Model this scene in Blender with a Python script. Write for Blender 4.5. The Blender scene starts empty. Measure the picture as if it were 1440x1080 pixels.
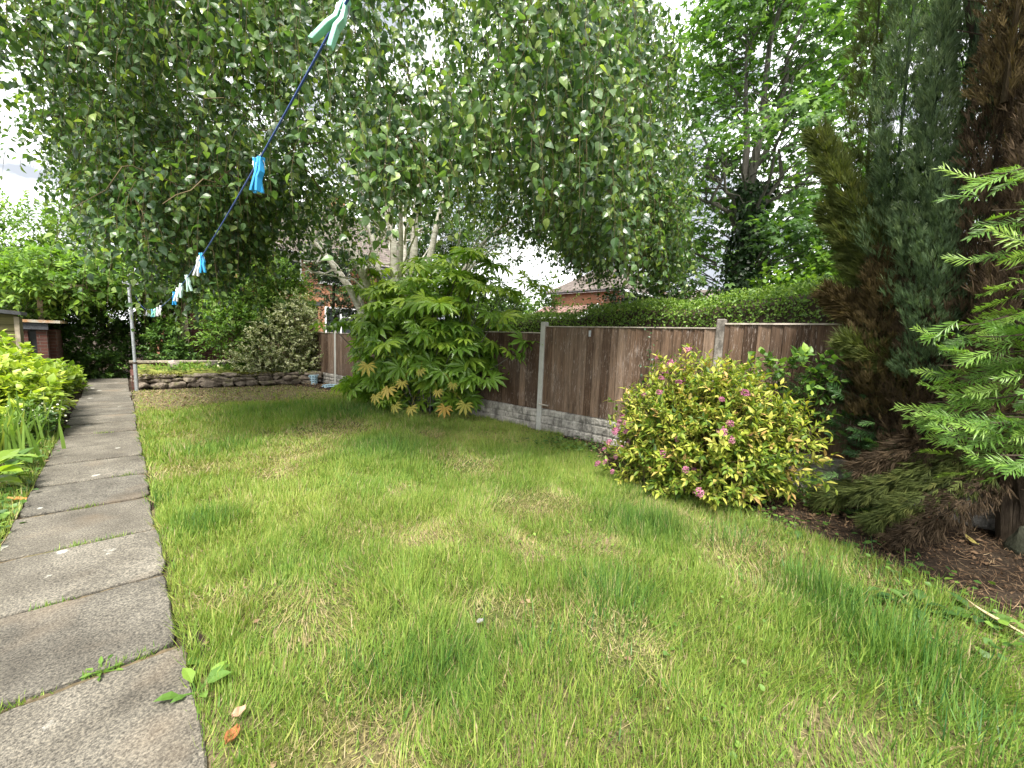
import bpy, math, random
import numpy as np
from mathutils import Matrix, Vector

R = math.radians
rng = np.random.default_rng(7)
random.seed(7)
sc = bpy.context.scene
COL = sc.collection

# ------------------------------------------------------------------ camera
cam_d = bpy.data.cameras.new("camera")
cam_d.sensor_width = 36.0
cam_d.lens = 14.125
cam_d.clip_start = 0.02
cam_d.clip_end = 600
cam = bpy.data.objects.new("camera", cam_d)
COL.objects.link(cam)
cam.matrix_world = Matrix(((0.7161, 0.0473, -0.69639, 0.0),
                           (-0.69686, 0.10547, -0.70941, 0.0),
                           (0.03989, 0.9933, 0.10849, 1.5),
                           (0, 0, 0, 1)))
sc.camera = cam

# ------------------------------------------------------------------ light
SUN_AZ, SUN_EL = 228.0, 60.0          # compass-like: 0 = +Y, clockwise
world = bpy.data.worlds.new("World")
sc.world = world
world.use_nodes = True
wn = world.node_tree.nodes
wl = world.node_tree.links
wn.clear()
w_out = wn.new("ShaderNodeOutputWorld")
w_bg = wn.new("ShaderNodeBackground")
w_bg.inputs["Strength"].default_value = 0.1
w_sky = wn.new("ShaderNodeTexSky")
w_sky.sky_type = 'NISHITA'
w_sky.sun_disc = False
w_sky.sun_elevation = R(SUN_EL)
w_sky.sun_rotation = R(SUN_AZ)
w_tc = wn.new("ShaderNodeTexCoord")
w_map = wn.new("ShaderNodeMapping")
w_map.inputs["Scale"].default_value = (1.0, 1.0, 2.2)
w_n = wn.new("ShaderNodeTexNoise")
w_n.inputs["Scale"].default_value = 2.3
w_n.inputs["Detail"].default_value = 7.0
w_n.inputs["Roughness"].default_value = 0.55
w_cr = wn.new("ShaderNodeValToRGB")
w_cr.color_ramp.elements[0].position = 0.22
w_cr.color_ramp.elements[1].position = 0.32
w_n2 = wn.new("ShaderNodeTexNoise")
w_n2.inputs["Scale"].default_value = 5.0
w_n2.inputs["Detail"].default_value = 6.0
w_cr2 = wn.new("ShaderNodeValToRGB")
w_cr2.color_ramp.elements[0].position = 0.39
w_cr2.color_ramp.elements[0].color = (2.1, 2.25, 2.5, 1)
w_cr2.color_ramp.elements[1].position = 0.57
w_cr2.color_ramp.elements[1].color = (9.4, 9.5, 9.6, 1)
w_mix = wn.new("ShaderNodeMix")
w_mix.data_type = 'RGBA'
wl.new(w_tc.outputs["Generated"], w_map.inputs["Vector"])
wl.new(w_map.outputs["Vector"], w_n.inputs["Vector"])
wl.new(w_map.outputs["Vector"], w_n2.inputs["Vector"])
wl.new(w_n.outputs["Fac"], w_cr.inputs["Fac"])
wl.new(w_n2.outputs["Fac"], w_cr2.inputs["Fac"])
wl.new(w_cr.outputs["Color"], w_mix.inputs["Factor"])
wl.new(w_sky.outputs["Color"], w_mix.inputs["A"])
wl.new(w_cr2.outputs["Color"], w_mix.inputs["B"])
wl.new(w_mix.outputs["Result"], w_bg.inputs["Color"])
wl.new(w_bg.outputs["Background"], w_out.inputs["Surface"])

sun_d = bpy.data.lights.new("sun", 'SUN')
sun_d.energy = 3.2
sun_d.angle = R(14)
sun_d.color = (1.0, 0.95, 0.86)
sun = bpy.data.objects.new("sun", sun_d)
COL.objects.link(sun)
_sd = Vector((math.sin(R(SUN_AZ)) * math.cos(R(SUN_EL)), math.cos(R(SUN_AZ)) * math.cos(R(SUN_EL)), math.sin(R(SUN_EL))))
sun.rotation_euler = _sd.to_track_quat('Z', 'Y').to_euler()

sc.view_settings.view_transform = 'Standard'
sc.view_settings.look = 'None'
sc.view_settings.gamma = 1.0
sc.view_settings.exposure = 1.9
sc.render.engine = 'CYCLES'
sc.cycles.max_bounces = 6
sc.cycles.diffuse_bounces = 3
sc.cycles.glossy_bounces = 2
sc.cycles.transmission_bounces = 4
sc.cycles.transparent_max_bounces = 4
sc.cycles.caustics_reflective = False
sc.cycles.caustics_refractive = False

# ------------------------------------------------------------------ helpers
class Geo:
    """Collects vertices and polygons (numpy) and links them as ONE mesh object."""
    def __init__(s):
        s.v, s.l, s.n, s.t, s.m, s.nv = [], [], [], [], [], 0
    def add(s, verts, loops, sizes, tone=0.5, mat=0):
        verts = np.asarray(verts, float).reshape(-1, 3)
        loops = np.asarray(loops, np.int64)
        sizes = np.asarray(sizes, np.int64)
        s.v.append(verts)
        s.l.append(loops + s.nv)
        s.n.append(sizes)
        s.t.append(np.broadcast_to(np.asarray(tone, float), (len(verts),)))
        s.m.append(np.full(len(sizes), mat, np.int64))
        s.nv += len(verts)
    def faces(s, verts, faces, tone=0.5, mat=0):
        s.add(verts, [i for f in faces for i in f], [len(f) for f in faces], tone, mat)
    def box(s, lo, hi, tone=0.5, mat=0, rot=0.0, taper=1.0, jit=0.0):
        lo = np.array(lo, float); hi = np.array(hi, float)
        c = (lo + hi) / 2; h = (hi - lo) / 2
        vs = []
        for z in (-1, 1):
            k = 1.0 if z < 0 else taper
            for x, y in ((-1, -1), (1, -1), (1, 1), (-1, 1)):
                vs.append([x * h[0] * k, y * h[1] * k, z * h[2]])
        vs = np.array(vs)
        if jit: vs += rng.normal(0, jit, vs.shape)
        if rot:
            cc, ss = math.cos(rot), math.sin(rot)
            vs = vs @ np.array([[cc, ss, 0], [-ss, cc, 0], [0, 0, 1]])
        s.faces(vs + c, [(3, 2, 1, 0), (4, 5, 6, 7), (0, 1, 5, 4), (1, 2, 6, 5), (2, 3, 7, 6), (3, 0, 4, 7)], tone, mat)
    def tube(s, path, radii, sides=8, tone=0.5, mat=0, cap=True):
        P = np.asarray(path, float); n = len(P)
        rr = np.broadcast_to(np.asarray(radii, float), (n,))
        T = np.gradient(P, axis=0); T /= np.linalg.norm(T, axis=1)[:, None] + 1e-9
        ref = np.array([0.13, 0.21, 0.97]) if abs(T[0][2]) < 0.9 else np.array([0.97, 0.2, 0.1])
        A = np.cross(T, ref); A /= np.linalg.norm(A, axis=1)[:, None] + 1e-9
        B = np.cross(T, A)
        a = np.linspace(0, 2 * math.pi, sides, endpoint=False)
        V = P[:, None, :] + rr[:, None, None] * (np.cos(a)[None, :, None] * A[:, None, :] + np.sin(a)[None, :, None] * B[:, None, :])
        V = V.reshape(-1, 3)
        f = []
        for i in range(n - 1):
            for j in range(sides):
                k = (j + 1) % sides
                f.append((i * sides + j, i * sides + k, (i + 1) * sides + k, (i + 1) * sides + j))
        if cap:
            f.append(tuple(range(sides))[::-1]); f.append(tuple((n - 1) * sides + j for j in range(sides)))
        s.faces(V, f, tone, mat)
    def tubes3(s, paths, r0, r1, tone=0.5, mat=0):
        """many thin three-sided twigs at once: paths (n,k,3)"""
        P = np.asarray(paths, float); n, k, _ = P.shape
        T = np.gradient(P, axis=1); T /= np.linalg.norm(T, axis=2)[..., None] + 1e-9
        A = np.cross(T, np.array([0.3, 0.9, 0.31])); A /= np.linalg.norm(A, axis=2)[..., None] + 1e-9
        B = np.cross(T, A)
        rr = np.linspace(r0, r1, k)[None, :, None, None]
        a = np.array([0, 2.094, 4.189])
        V = P[:, :, None, :] + rr * (np.cos(a)[None, None, :, None] * A[:, :, None, :] + np.sin(a)[None, None, :, None] * B[:, :, None, :])
        q = []
        for i in range(k - 1):
            for j in range(3):
                m = (j + 1) % 3
                q += [i * 3 + j, i * 3 + m, (i + 1) * 3 + m, (i + 1) * 3 + j]
        q = np.array(q)
        L = (q[None, :] + (np.arange(n) * k * 3)[:, None]).ravel()
        s.add(V.reshape(-1, 3), L, np.full(n * (k - 1) * 3, 4), tone, mat)
    def scatter(s, tmpl, P, D, N, S, tone, mat=0, W=None):
        """copies of a leaf template: P base, D long axis, N face normal, S length"""
        tv, tl, tn = tmpl
        P = np.asarray(P, float); n = len(P)
        if n == 0: return
        D = D / (np.linalg.norm(D, axis=1)[:, None] + 1e-9)
        X = np.cross(D, N); X /= np.linalg.norm(X, axis=1)[:, None] + 1e-9
        Z = np.cross(X, D)
        S = np.broadcast_to(np.asarray(S, float), (n,))
        W = S if W is None else np.broadcast_to(np.asarray(W, float), (n,))
        V = P[:, None, :] + tv[None, :, 0:1] * X[:, None, :] * W[:, None, None] + (tv[None, :, 1:2] * D[:, None, :] + tv[None, :, 2:3] * Z[:, None, :]) * S[:, None, None]
        k = len(tv)
        L = (tl[None, :] + (np.arange(n) * k)[:, None]).ravel()
        s.add(V.reshape(-1, 3), L, np.tile(tn, n), np.repeat(np.broadcast_to(np.asarray(tone, float), (n,)), k), mat)
    def grid(s, V, tone=0.5, mat=0):
        V = np.asarray(V, float); a, b, _ = V.shape
        i = np.arange(a * b).reshape(a, b)
        q = np.stack([i[:-1, :-1], i[1:, :-1], i[1:, 1:], i[:-1, 1:]], -1).reshape(-1)
        s.add(V.reshape(-1, 3), q, np.full((a - 1) * (b - 1), 4), tone, mat)
    def mesh(s, name, mats, smooth=False):
        me = bpy.data.meshes.new(name)
        V = np.concatenate(s.v); L = np.concatenate(s.l); n = np.concatenate(s.n)
        me.vertices.add(len(V)); me.vertices.foreach_set('co', V.astype(np.float32).ravel())
        me.loops.add(len(L)); me.loops.foreach_set('vertex_index', L.astype(np.int32))
        me.polygons.add(len(n))
        st = np.concatenate([[0], np.cumsum(n)[:-1]])
        me.polygons.foreach_set('loop_start', st.astype(np.int32))
        me.polygons.foreach_set('material_index', np.concatenate(s.m).astype(np.int32))
        me.polygons.foreach_set('use_smooth', np.full(len(n), bool(smooth)))
        me.update(calc_edges=True)
        at = me.attributes.new('tone', 'FLOAT', 'POINT')
        at.data.foreach_set('value', np.concatenate(s.t).astype(np.float32))
        for m in (mats if isinstance(mats, (list, tuple)) else [mats]):
            me.materials.append(m)
        return me
    def obj(s, name, mats, parent=None, smooth=False, loc=None, bevel=0.0):
        o = bpy.data.objects.new(name, s.mesh(name, mats, smooth))
        COL.objects.link(o)
        if parent is not None: o.parent = parent
        if loc is not None: o.location = loc
        if bevel:
            b = o.modifiers.new('bevel', 'BEVEL'); b.width = bevel; b.segments = 2; b.limit_method = 'ANGLE'
        return o

def tag(o, label, cat, group=None):
    o['label'] = label; o['category'] = cat
    if group: o['group'] = group
    return o
def thing(name, label, cat, loc=(0, 0, 0), rz=0.0, group=None):
    o = bpy.data.objects.new(name, None)
    o.empty_display_size = 0.1
    COL.objects.link(o); o.location = loc; o.rotation_euler = (0, 0, rz)
    return tag(o, label, cat, group)
def kind(o, k): o['kind'] = k; return o
def copy_tree(o, parent=None):
    c = o.copy(); COL.objects.link(c)
    if parent is not None: c.parent = parent
    for ch in [x for x in bpy.data.objects if x.parent == o]:
        copy_tree(ch, c)
    return c
def unit(v): return v / (np.linalg.norm(v, axis=-1, keepdims=True) + 1e-9)
def rdir(n): return unit(rng.normal(size=(n, 3)))

# ------------------------------------------------------------------ materials
def new_mat(name):
    m = bpy.data.materials.new(name); m.use_nodes = True
    nt = m.node_tree; nt.nodes.clear()
    out = nt.nodes.new("ShaderNodeOutputMaterial")
    return m, nt, out
def ramp(nt, stops, fac=None):
    r = nt.nodes.new("ShaderNodeValToRGB")
    e = r.color_ramp.elements
    while len(e) < len(stops): e.new(0.5)
    for i, (p, c) in enumerate(stops):
        e[i].position = p; e[i].color = (c[0], c[1], c[2], 1)
    if fac is not None: nt.links.new(fac, r.inputs["Fac"])
    return r.outputs["Color"]
def noise(nt, vec, scale, detail=4.0, rough=0.55, out="Fac"):
    n = nt.nodes.new("ShaderNodeTexNoise")
    n.inputs["Scale"].default_value = scale; n.inputs["Detail"].default_value = detail; n.inputs["Roughness"].default_value = rough
    if vec is not None: nt.links.new(vec, n.inputs["Vector"])
    return n.outputs[out]
def coords(nt, scale=(1, 1, 1), which="Object"):
    t = nt.nodes.new("ShaderNodeTexCoord"); m = nt.nodes.new("ShaderNodeMapping")
    m.inputs["Scale"].default_value = scale
    nt.links.new(t.outputs[which], m.inputs["Vector"])
    return m.outputs["Vector"]
def mixc(nt, a, b, fac, blend='MIX'):
    m = nt.nodes.new("ShaderNodeMix"); m.data_type = 'RGBA'; m.blend_type = blend
    for s_, v in (("A", a), ("B", b)):
        if isinstance(v, (tuple, list)): m.inputs[s_].default_value = (v[0], v[1], v[2], 1)
        else: nt.links.new(v, m.inputs[s_])
    if isinstance(fac, (int, float)): m.inputs["Factor"].default_value = fac
    else: nt.links.new(fac, m.inputs["Factor"])
    return m.outputs["Result"]
def math_n(nt, op, a, b=None, c=None):
    m = nt.nodes.new("ShaderNodeMath"); m.operation = op
    for i, v in enumerate((a, b, c)):
        if v is None: continue
        if isinstance(v, (int, float)): m.inputs[i].default_value = v
        else: nt.links.new(v, m.inputs[i])
    return m.outputs[0]
def bump(nt, h, strength, dist=0.01):
    b = nt.nodes.new("ShaderNodeBump")
    b.inputs["Strength"].default_value = strength; b.inputs["Distance"].default_value = dist
    nt.links.new(h, b.inputs["Height"]); return b.outputs["Normal"]
def finish(nt, out, color, rough=0.8, normal=None, spec=0.3, metal=0.0):
    p = nt.nodes.new("ShaderNodeBsdfPrincipled")
    if isinstance(color, (tuple, list)): p.inputs["Base Color"].default_value = (*color[:3], 1)
    else: nt.links.new(color, p.inputs["Base Color"])
    if isinstance(rough, (int, float)): p.inputs["Roughness"].default_value = rough
    else: nt.links.new(rough, p.inputs["Roughness"])
    p.inputs["Specular IOR Level"].default_value = spec
    p.inputs["Metallic"].default_value = metal
    if normal is not None: nt.links.new(normal, p.inputs["Normal"])
    nt.links.new(p.outputs[0], out.inputs["Surface"])
    return p
def tone_fac(nt):
    a = nt.nodes.new("ShaderNodeAttribute"); a.attribute_name = 'tone'
    return a.outputs["Fac"]

def leaf_mat(name, stops, rough=0.45, trans=0.3, spec=0.4, tcol=1.5):
    """leaf tissue: colour picked per leaf, some light passes through"""
    m, nt, out = new_mat(name)
    c = ramp(nt, stops, tone_fac(nt))
    p = nt.nodes.new("ShaderNodeBsdfPrincipled")
    nt.links.new(c, p.inputs["Base Color"])
    p.inputs["Roughness"].default_value = rough; p.inputs["Specular IOR Level"].default_value = spec
    t = nt.nodes.new("ShaderNodeBsdfTranslucent")
    tc = mixc(nt, c, (tcol, tcol * 1.05, tcol * 0.45), 1.0, 'MULTIPLY')
    nt.links.new(tc, t.inputs["Color"])
    mx = nt.nodes.new("ShaderNodeMixShader"); mx.inputs[0].default_value = trans
    nt.links.new(p.outputs[0], mx.inputs[1]); nt.links.new(t.outputs[0], mx.inputs[2])
    nt.links.new(mx.outputs[0], out.inputs["Surface"])
    return m
def plain_mat(name, color, rough=0.6, spec=0.4, metal=0.0, nscale=0, namt=0.25, bscale=0, bstr=0.3):
    m, nt, out = new_mat(name)
    v = coords(nt)
    c = color
    if nscale:
        f = noise(nt, v, nscale, 5)
        c = ramp(nt, [(0.3, tuple(x * (1 - namt) for x in color)), (0.7, tuple(min(1, x * (1 + namt)) for x in color))], f)
    nm = bump(nt, noise(nt, v, bscale, 5), bstr, 0.005) if bscale else None
    finish(nt, out, c, rough, nm, spec, metal)
    return m
def tone_mat(name, stops, rough=0.8, nscale=20, namt=0.3, bscale=60, bstr=0.4, spec=0.25, stretch=(1, 1, 1)):
    m, nt, out = new_mat(name)
    v = coords(nt, stretch)
    c = ramp(nt, stops, tone_fac(nt))
    f = noise(nt, v, nscale, 6)
    c = mixc(nt, c, ramp(nt, [(0.25, (1 - namt,) * 3), (0.75, (1 + namt,) * 3)], f), 1.0, 'MULTIPLY')
    nm = bump(nt, noise(nt, v, bscale, 6), bstr, 0.004)
    finish(nt, out, c, rough, nm, spec)
    return m

def brick_vec(nt):
    t = nt.nodes.new("ShaderNodeTexCoord")
    s1 = nt.nodes.new("ShaderNodeSeparateXYZ"); nt.links.new(t.outputs["Object"], s1.inputs[0])
    s2 = nt.nodes.new("ShaderNodeSeparateXYZ"); nt.links.new(t.outputs["Normal"], s2.inputs[0])
    f = math_n(nt, 'GREATER_THAN', math_n(nt, 'ABSOLUTE', s2.outputs[0]), 0.6)
    h = math_n(nt, 'ADD', math_n(nt, 'MULTIPLY', s1.outputs[0], math_n(nt, 'SUBTRACT', 1.0, f)), math_n(nt, 'MULTIPLY', s1.outputs[1], f))
    c = nt.nodes.new("ShaderNodeCombineXYZ")
    nt.links.new(h, c.inputs[0]); nt.links.new(s1.outputs[2], c.inputs[1])
    return c.outputs[0], t.outputs["Object"]
def brick_mat(name, c1, c2, mortar, bw=0.225, bh=0.075):
    m, nt, out = new_mat(name)
    v, ob = brick_vec(nt)
    b = nt.nodes.new("ShaderNodeTexBrick")
    nt.links.new(v, b.inputs["Vector"])
    b.inputs["Color1"].default_value = (*c1, 1); b.inputs["Color2"].default_value = (*c2, 1); b.inputs["Mortar"].default_value = (*mortar, 1)
    b.inputs["Scale"].default_value = 1.0
    b.inputs["Brick Width"].default_value = bw; b.inputs["Row Height"].default_value = bh
    b.inputs["Mortar Size"].default_value = 0.006; b.inputs["Mortar Smooth"].default_value = 0.2
    f = noise(nt, ob, 1.1, 6)
    c = mixc(nt, b.outputs["Color"], ramp(nt, [(0.3, (0.72, 0.72, 0.74)), (0.7, (1.15, 1.12, 1.1))], f), 1.0, 'MULTIPLY')
    f2 = noise(nt, ob, 28, 4)
    c = mixc(nt, c, ramp(nt, [(0.3, (0.8,) * 3), (0.7, (1.15,) * 3)], f2), 1.0, 'MULTIPLY')
    nm = bump(nt, math_n(nt, 'SUBTRACT', math_n(nt, 'MULTIPLY', f2, 0.3), b.outputs["Fac"]), 0.5, 0.008)
    finish(nt, out, c, 0.9, nm, 0.2)
    return m
def tile_mat(name, c1, c2, row=0.16, width=0.26):
    m, nt, out = new_mat(name)
    t = nt.nodes.new("ShaderNodeTexCoord")
    s1 = nt.nodes.new("ShaderNodeSeparateXYZ"); nt.links.new(t.outputs["Object"], s1.inputs[0])
    c = nt.nodes.new("ShaderNodeCombineXYZ")
    nt.links.new(math_n(nt, 'ADD', s1.outputs[0], math_n(nt, 'MULTIPLY', s1.outputs[1], 0.37)), c.inputs[0]); nt.links.new(s1.outputs[2], c.inputs[1])
    b = nt.nodes.new("ShaderNodeTexBrick")
    nt.links.new(c.outputs[0], b.inputs["Vector"])
    b.inputs["Color1"].default_value = (*c1, 1); b.inputs["Color2"].default_value = (*c2, 1)
    b.inputs["Mortar"].default_value = tuple(x * 0.35 for x in c1) + (1,)
    b.inputs["Scale"].default_value = 1.0
    b.inputs["Brick Width"].default_value = width; b.inputs["Row Height"].default_value = row
    b.inputs["Mortar Size"].default_value = 0.012
    f = noise(nt, t.outputs["Object"], 3, 6)
    col = mixc(nt, b.outputs["Color"], ramp(nt, [(0.3, (0.7,) * 3), (0.7, (1.2,) * 3)], f), 1.0, 'MULTIPLY')
    nm = bump(nt, math_n(nt, 'SUBTRACT', 1.0, b.outputs["Fac"]), 0.6, 0.02)
    finish(nt, out, col, 0.85, nm, 0.25)
    return m

# --- ground / lawn / path
def ground_mat():
    m, nt, out = new_mat("soil_and_thatch")
    v = coords(nt)
    c = ramp(nt, [(0.3, (0.018, 0.013, 0.009)), (0.5, (0.038, 0.027, 0.019)), (0.7, (0.075, 0.057, 0.040))], noise(nt, v, 2.5, 9, 0.7))
    c = mixc(nt, c, ramp(nt, [(0.3, (0.5,) * 3), (0.75, (1.5,) * 3)], noise(nt, v, 45, 6, 0.7)), 1.0, 'MULTIPLY')
    finish(nt, out, c, 0.95, bump(nt, noise(nt, v, 35, 8, 0.7), 0.9, 0.03), 0.1)
    return m
def lawn_mat():
    m, nt, out = new_mat("lawn_thatch")
    v = coords(nt)
    big = noise(nt, v, 0.9, 5, 0.6)
    c = ramp(nt, [(0.35, (0.06, 0.08, 0.022)), (0.5, (0.10, 0.10, 0.034)), (0.66, (0.19, 0.145, 0.09))], big)
    fine = noise(nt, v, 70, 6, 0.75)
    c = mixc(nt, c, ramp(nt, [(0.36, (0.22,) * 3), (0.64, (1.7,) * 3)], fine), 1.0, 'MULTIPLY')
    sep = nt.nodes.new("ShaderNodeSeparateXYZ"); nt.links.new(v, sep.inputs[0])
    back = math_n(nt, 'MULTIPLY', math_n(nt, 'SUBTRACT', sep.outputs[1], 8.6), 0.6)
    back = math_n(nt, 'ADD', back, math_n(nt, 'MULTIPLY', math_n(nt, 'SUBTRACT', noise(nt, v, 1.6, 5, 0.6), 0.5), 2.0))
    back.node.use_clamp = True
    litter = ramp(nt, [(0.3, (0.05, 0.04, 0.022)), (0.5, (0.13, 0.105, 0.062)), (0.72, (0.25, 0.20, 0.14))], noise(nt, v, 26, 8, 0.75))
    c = mixc(nt, c, litter, back)
    finish(nt, out, c, 0.95, bump(nt, fine, 0.8, 0.02), 0.1)
    return m
def slab_mat():
    m, nt, out = new_mat("weathered_concrete_slab")
    v = coords(nt)
    geo = nt.nodes.new("ShaderNodeObjectInfo")
    ad = nt.nodes.new("ShaderNodeVectorMath"); ad.operation = 'ADD'
    nt.links.new(v, ad.inputs[0])
    ad.inputs[1].default_value = (0, 0, 0)
    off = nt.nodes.new("ShaderNodeCombineXYZ")
    nt.links.new(math_n(nt, 'MULTIPLY', geo.outputs["Random"], 37.0), off.inputs[0])
    nt.links.new(off.outputs[0], ad.inputs[1])
    v = ad.outputs[0]
    c = ramp(nt, [(0.3, (0.068, 0.063, 0.054)), (0.5, (0.113, 0.106, 0.092)), (0.7, (0.162, 0.153, 0.134))], noise(nt, v, 2.6, 7, 0.65))
    c = mixc(nt, c, ramp(nt, [(0.0, (0.84, 0.83, 0.81)), (0.5, (1.0, 0.97, 0.92)), (1.0, (1.1, 1.08, 1.04))], geo.outputs["Random"]), 1.0, 'MULTIPLY')
    sp = noise(nt, v, 95, 3, 0.8)
    c = mixc(nt, c, ramp(nt, [(0.36, (0.36,) * 3), (0.5, (0.95,) * 3), (0.66, (1.8, 1.75, 1.65))], sp), 1.0, 'MULTIPLY')
    # warm worn band
    wv = ramp(nt, [(0.56, (0, 0, 0)), (0.72, (1, 1, 1))], noise(nt, v, 1.7, 3, 0.5))
    c = mixc(nt, c, (0.17, 0.13, 0.09), math_n(nt, 'MULTIPLY', wv, 0.45))
    # pale lichen rosettes: voronoi cells with rough outline, only a few of them
    vo = nt.nodes.new("ShaderNodeTexVoronoi"); vo.inputs["Scale"].default_value = 5.0
    wob = nt.nodes.new("ShaderNodeVectorMath"); wob.operation = 'ADD'
    nv = nt.nodes.new("ShaderNodeVectorMath"); nv.operation = 'SCALE'; nv.inputs["Scale"].default_value = 0.07
    nt.links.new(noise(nt, v, 14, 5, 0.7, "Color"), nv.inputs[0])
    nt.links.new(v, wob.inputs[0]); nt.links.new(nv.outputs[0], wob.inputs[1])
    nt.links.new(wob.outputs[0], vo.inputs["Vector"])
    sepc = nt.nodes.new("ShaderNodeSeparateColor"); nt.links.new(vo.outputs["Color"], sepc.inputs[0])
    rad = math_n(nt, 'MULTIPLY', math_n(nt, 'MAXIMUM', math_n(nt, 'SUBTRACT', sepc.outputs[0], 0.62), 0.0), 0.8)
    li = math_n(nt, 'MULTIPLY', math_n(nt, 'SUBTRACT', rad, vo.outputs["Distance"]), 22.0); li.node.use_clamp = True
    lic = ramp(nt, [(0.3, (0.22, 0.22, 0.18)), (0.6, (0.44, 0.43, 0.385))], noise(nt, v, 60, 4))
    c = mixc(nt, c, lic, math_n(nt, 'MULTIPLY', li, 0.85))
    nm = bump(nt, math_n(nt, 'ADD', sp, math_n(nt, 'MULTIPLY', noise(nt, v, 12, 6), 0.8)), 0.75, 0.008)
    finish(nt, out, c, 0.9, nm, 0.2)
    return m
def board_mat():
    m, nt, out = new_mat("weathered_brown_board")
    v = coords(nt, (14, 14, 0.9))
    vi = coords(nt)
    sh_ = nt.nodes.new("ShaderNodeCombineXYZ"); nt.links.new(math_n(nt, 'MULTIPLY', tone_fac(nt), 173.0), sh_.inputs[2])
    va_ = nt.nodes.new("ShaderNodeVectorMath"); va_.operation = 'ADD'
    nt.links.new(v, va_.inputs[0]); nt.links.new(sh_.outputs[0], va_.inputs[1]); v = va_.outputs[0]
    base = ramp(nt, [(0.0, (0.046, 0.029, 0.019)), (0.5, (0.088, 0.058, 0.039)), (1.0, (0.155, 0.112, 0.082))], tone_fac(nt))
    g = noise(nt, v, 3.0, 8, 0.7)
    c = mixc(nt, base, ramp(nt, [(0.30, (0.38,) * 3), (0.70, (1.75, 1.68, 1.62))], g), 1.0, 'MULTIPLY')
    grey = ramp(nt, [(0.45, (0, 0, 0)), (0.65, (1, 1, 1))], noise(nt, vi, 1.2, 5, 0.6))
    c = mixc(nt, c, (0.12, 0.092, 0.073), math_n(nt, 'MULTIPLY', grey, 0.4))
    flake = ramp(nt, [(0.545, (0, 0, 0)), (0.62, (1, 1, 1))], math_n(nt, 'ADD', math_n(nt, 'MULTIPLY', noise(nt, coords(nt, (18, 18, 2.4)), 4.0, 7, 0.75), 0.75), math_n(nt, 'MULTIPLY', noise(nt, vi, 2.2, 3), 0.25)))
    c = mixc(nt, c, (0.30, 0.25, 0.22), math_n(nt, 'MULTIPLY', flake, 0.8))
    finish(nt, out, c, 0.88, bump(nt, g, 0.6, 0.006), 0.15)
    return m
def stone_mat(name, stops, sc1=6, grime=True):
    m, nt, out = new_mat(name)
    v = coords(nt)
    c = ramp(nt, stops, noise(nt, v, sc1, 8, 0.7))
    if grime:
        gm = ramp(nt, [(0.42, (0, 0, 0)), (0.62, (1, 1, 1))], noise(nt, coords(nt, (1, 1, 0.5)), 9, 7, 0.75))
        c = mixc(nt, c, tuple(x * 0.22 for x in stops[0][1]), math_n(nt, 'MULTIPLY', gm, 0.75))
    finish(nt, out, c, 0.92, bump(nt, noise(nt, v, 40, 8, 0.7), 0.8, 0.01), 0.2)
    return m
def moss_mat():
    m, nt, out = new_mat("moss_and_soil")
    v = coords(nt)
    c = ramp(nt, [(0.3, (0.07, 0.05, 0.03)), (0.45, (0.11, 0.12, 0.03)), (0.6, (0.20, 0.22, 0.05)), (0.75, (0.25, 0.2, 0.12))], noise(nt, v, 3.5, 8, 0.7))
    c = mixc(nt, c, ramp(nt, [(0.3, (0.5,) * 3), (0.7, (1.4,) * 3)], noise(nt, v, 60, 5)), 1.0, 'MULTIPLY')
    finish(nt, out, c, 0.95, bump(nt, noise(nt, v, 40, 8, 0.7), 1.0, 0.03), 0.1)
    return m
def bark_mat(name, dark, light, scale=(6, 6, 1.2)):
    m, nt, out = new_mat(name)
    v = coords(nt, scale)
    f = noise(nt, v, 4, 8, 0.7)
    c = ramp(nt, [(0.3, dark), (0.7, light)], f)
    finish(nt, out, c, 0.9, bump(nt, f, 0.9, 0.03), 0.15)
    return m
def birch_bark():
    m, nt, out = new_mat("white_birch_bark")
    v = coords(nt, (3, 3, 14))
    c = ramp(nt, [(0.3, (0.10, 0.075, 0.06)), (0.40, (0.55, 0.51, 0.46)), (0.6, (0.76, 0.74, 0.70))], noise(nt, v, 2.0, 6, 0.65))
    f = noise(nt, coords(nt), 5, 5)
    c = mixc(nt, c, ramp(nt, [(0.3, (0.65, 0.66, 0.6)), (0.7, (1.1, 1.08, 1.05))], f), 1.0, 'MULTIPLY')
    finish(nt, out, c, 0.75, bump(nt, f, 0.4, 0.01), 0.3)
    return m
def grass_mat():
    return leaf_mat("grass_blade", [(0.0, (0.035, 0.105, 0.026)), (0.22, (0.105, 0.20, 0.036)), (0.5, (0.20, 0.285, 0.050)), (0.7, (0.33, 0.365, 0.095)), (0.84, (0.33, 0.27, 0.13)), (1.0, (0.40, 0.32, 0.205))], 0.5, 0.3, 0.3)

M = {}
M['ground'] = ground_mat(); M['lawn'] = lawn_mat(); M['slab'] = slab_mat(); M['board'] = board_mat(); M['moss'] = moss_mat(); M['joint'] = stone_mat('joint_moss_and_sand', [(.3, (.06, .05, .028)), (.55, (.125, .095, .058)), (.7, (.085, .09, .03))], 9, False); M['grass'] = grass_mat()
M['conc_post'] = stone_mat("concrete_post", [(0.3, (0.33, 0.325, 0.30)), (0.7, (0.46, 0.455, 0.42))], 5, False)
M['conc_old'] = stone_mat("old_concrete_post", [(0.3, (0.18, 0.16, 0.14)), (0.7, (0.36, 0.33, 0.29))], 8, True)
M['gravel_board'] = stone_mat("rock_faced_concrete", [(0.3, (0.27, 0.25, 0.22)), (0.7, (0.42, 0.40, 0.36))], 10, True)
M['sandstone'] = stone_mat("mossy_sandstone", [(0.3, (0.13, 0.105, 0.08)), (0.52, (0.25, 0.205, 0.165)), (0.72, (0.16, 0.17, 0.05))], 5, True)
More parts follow.
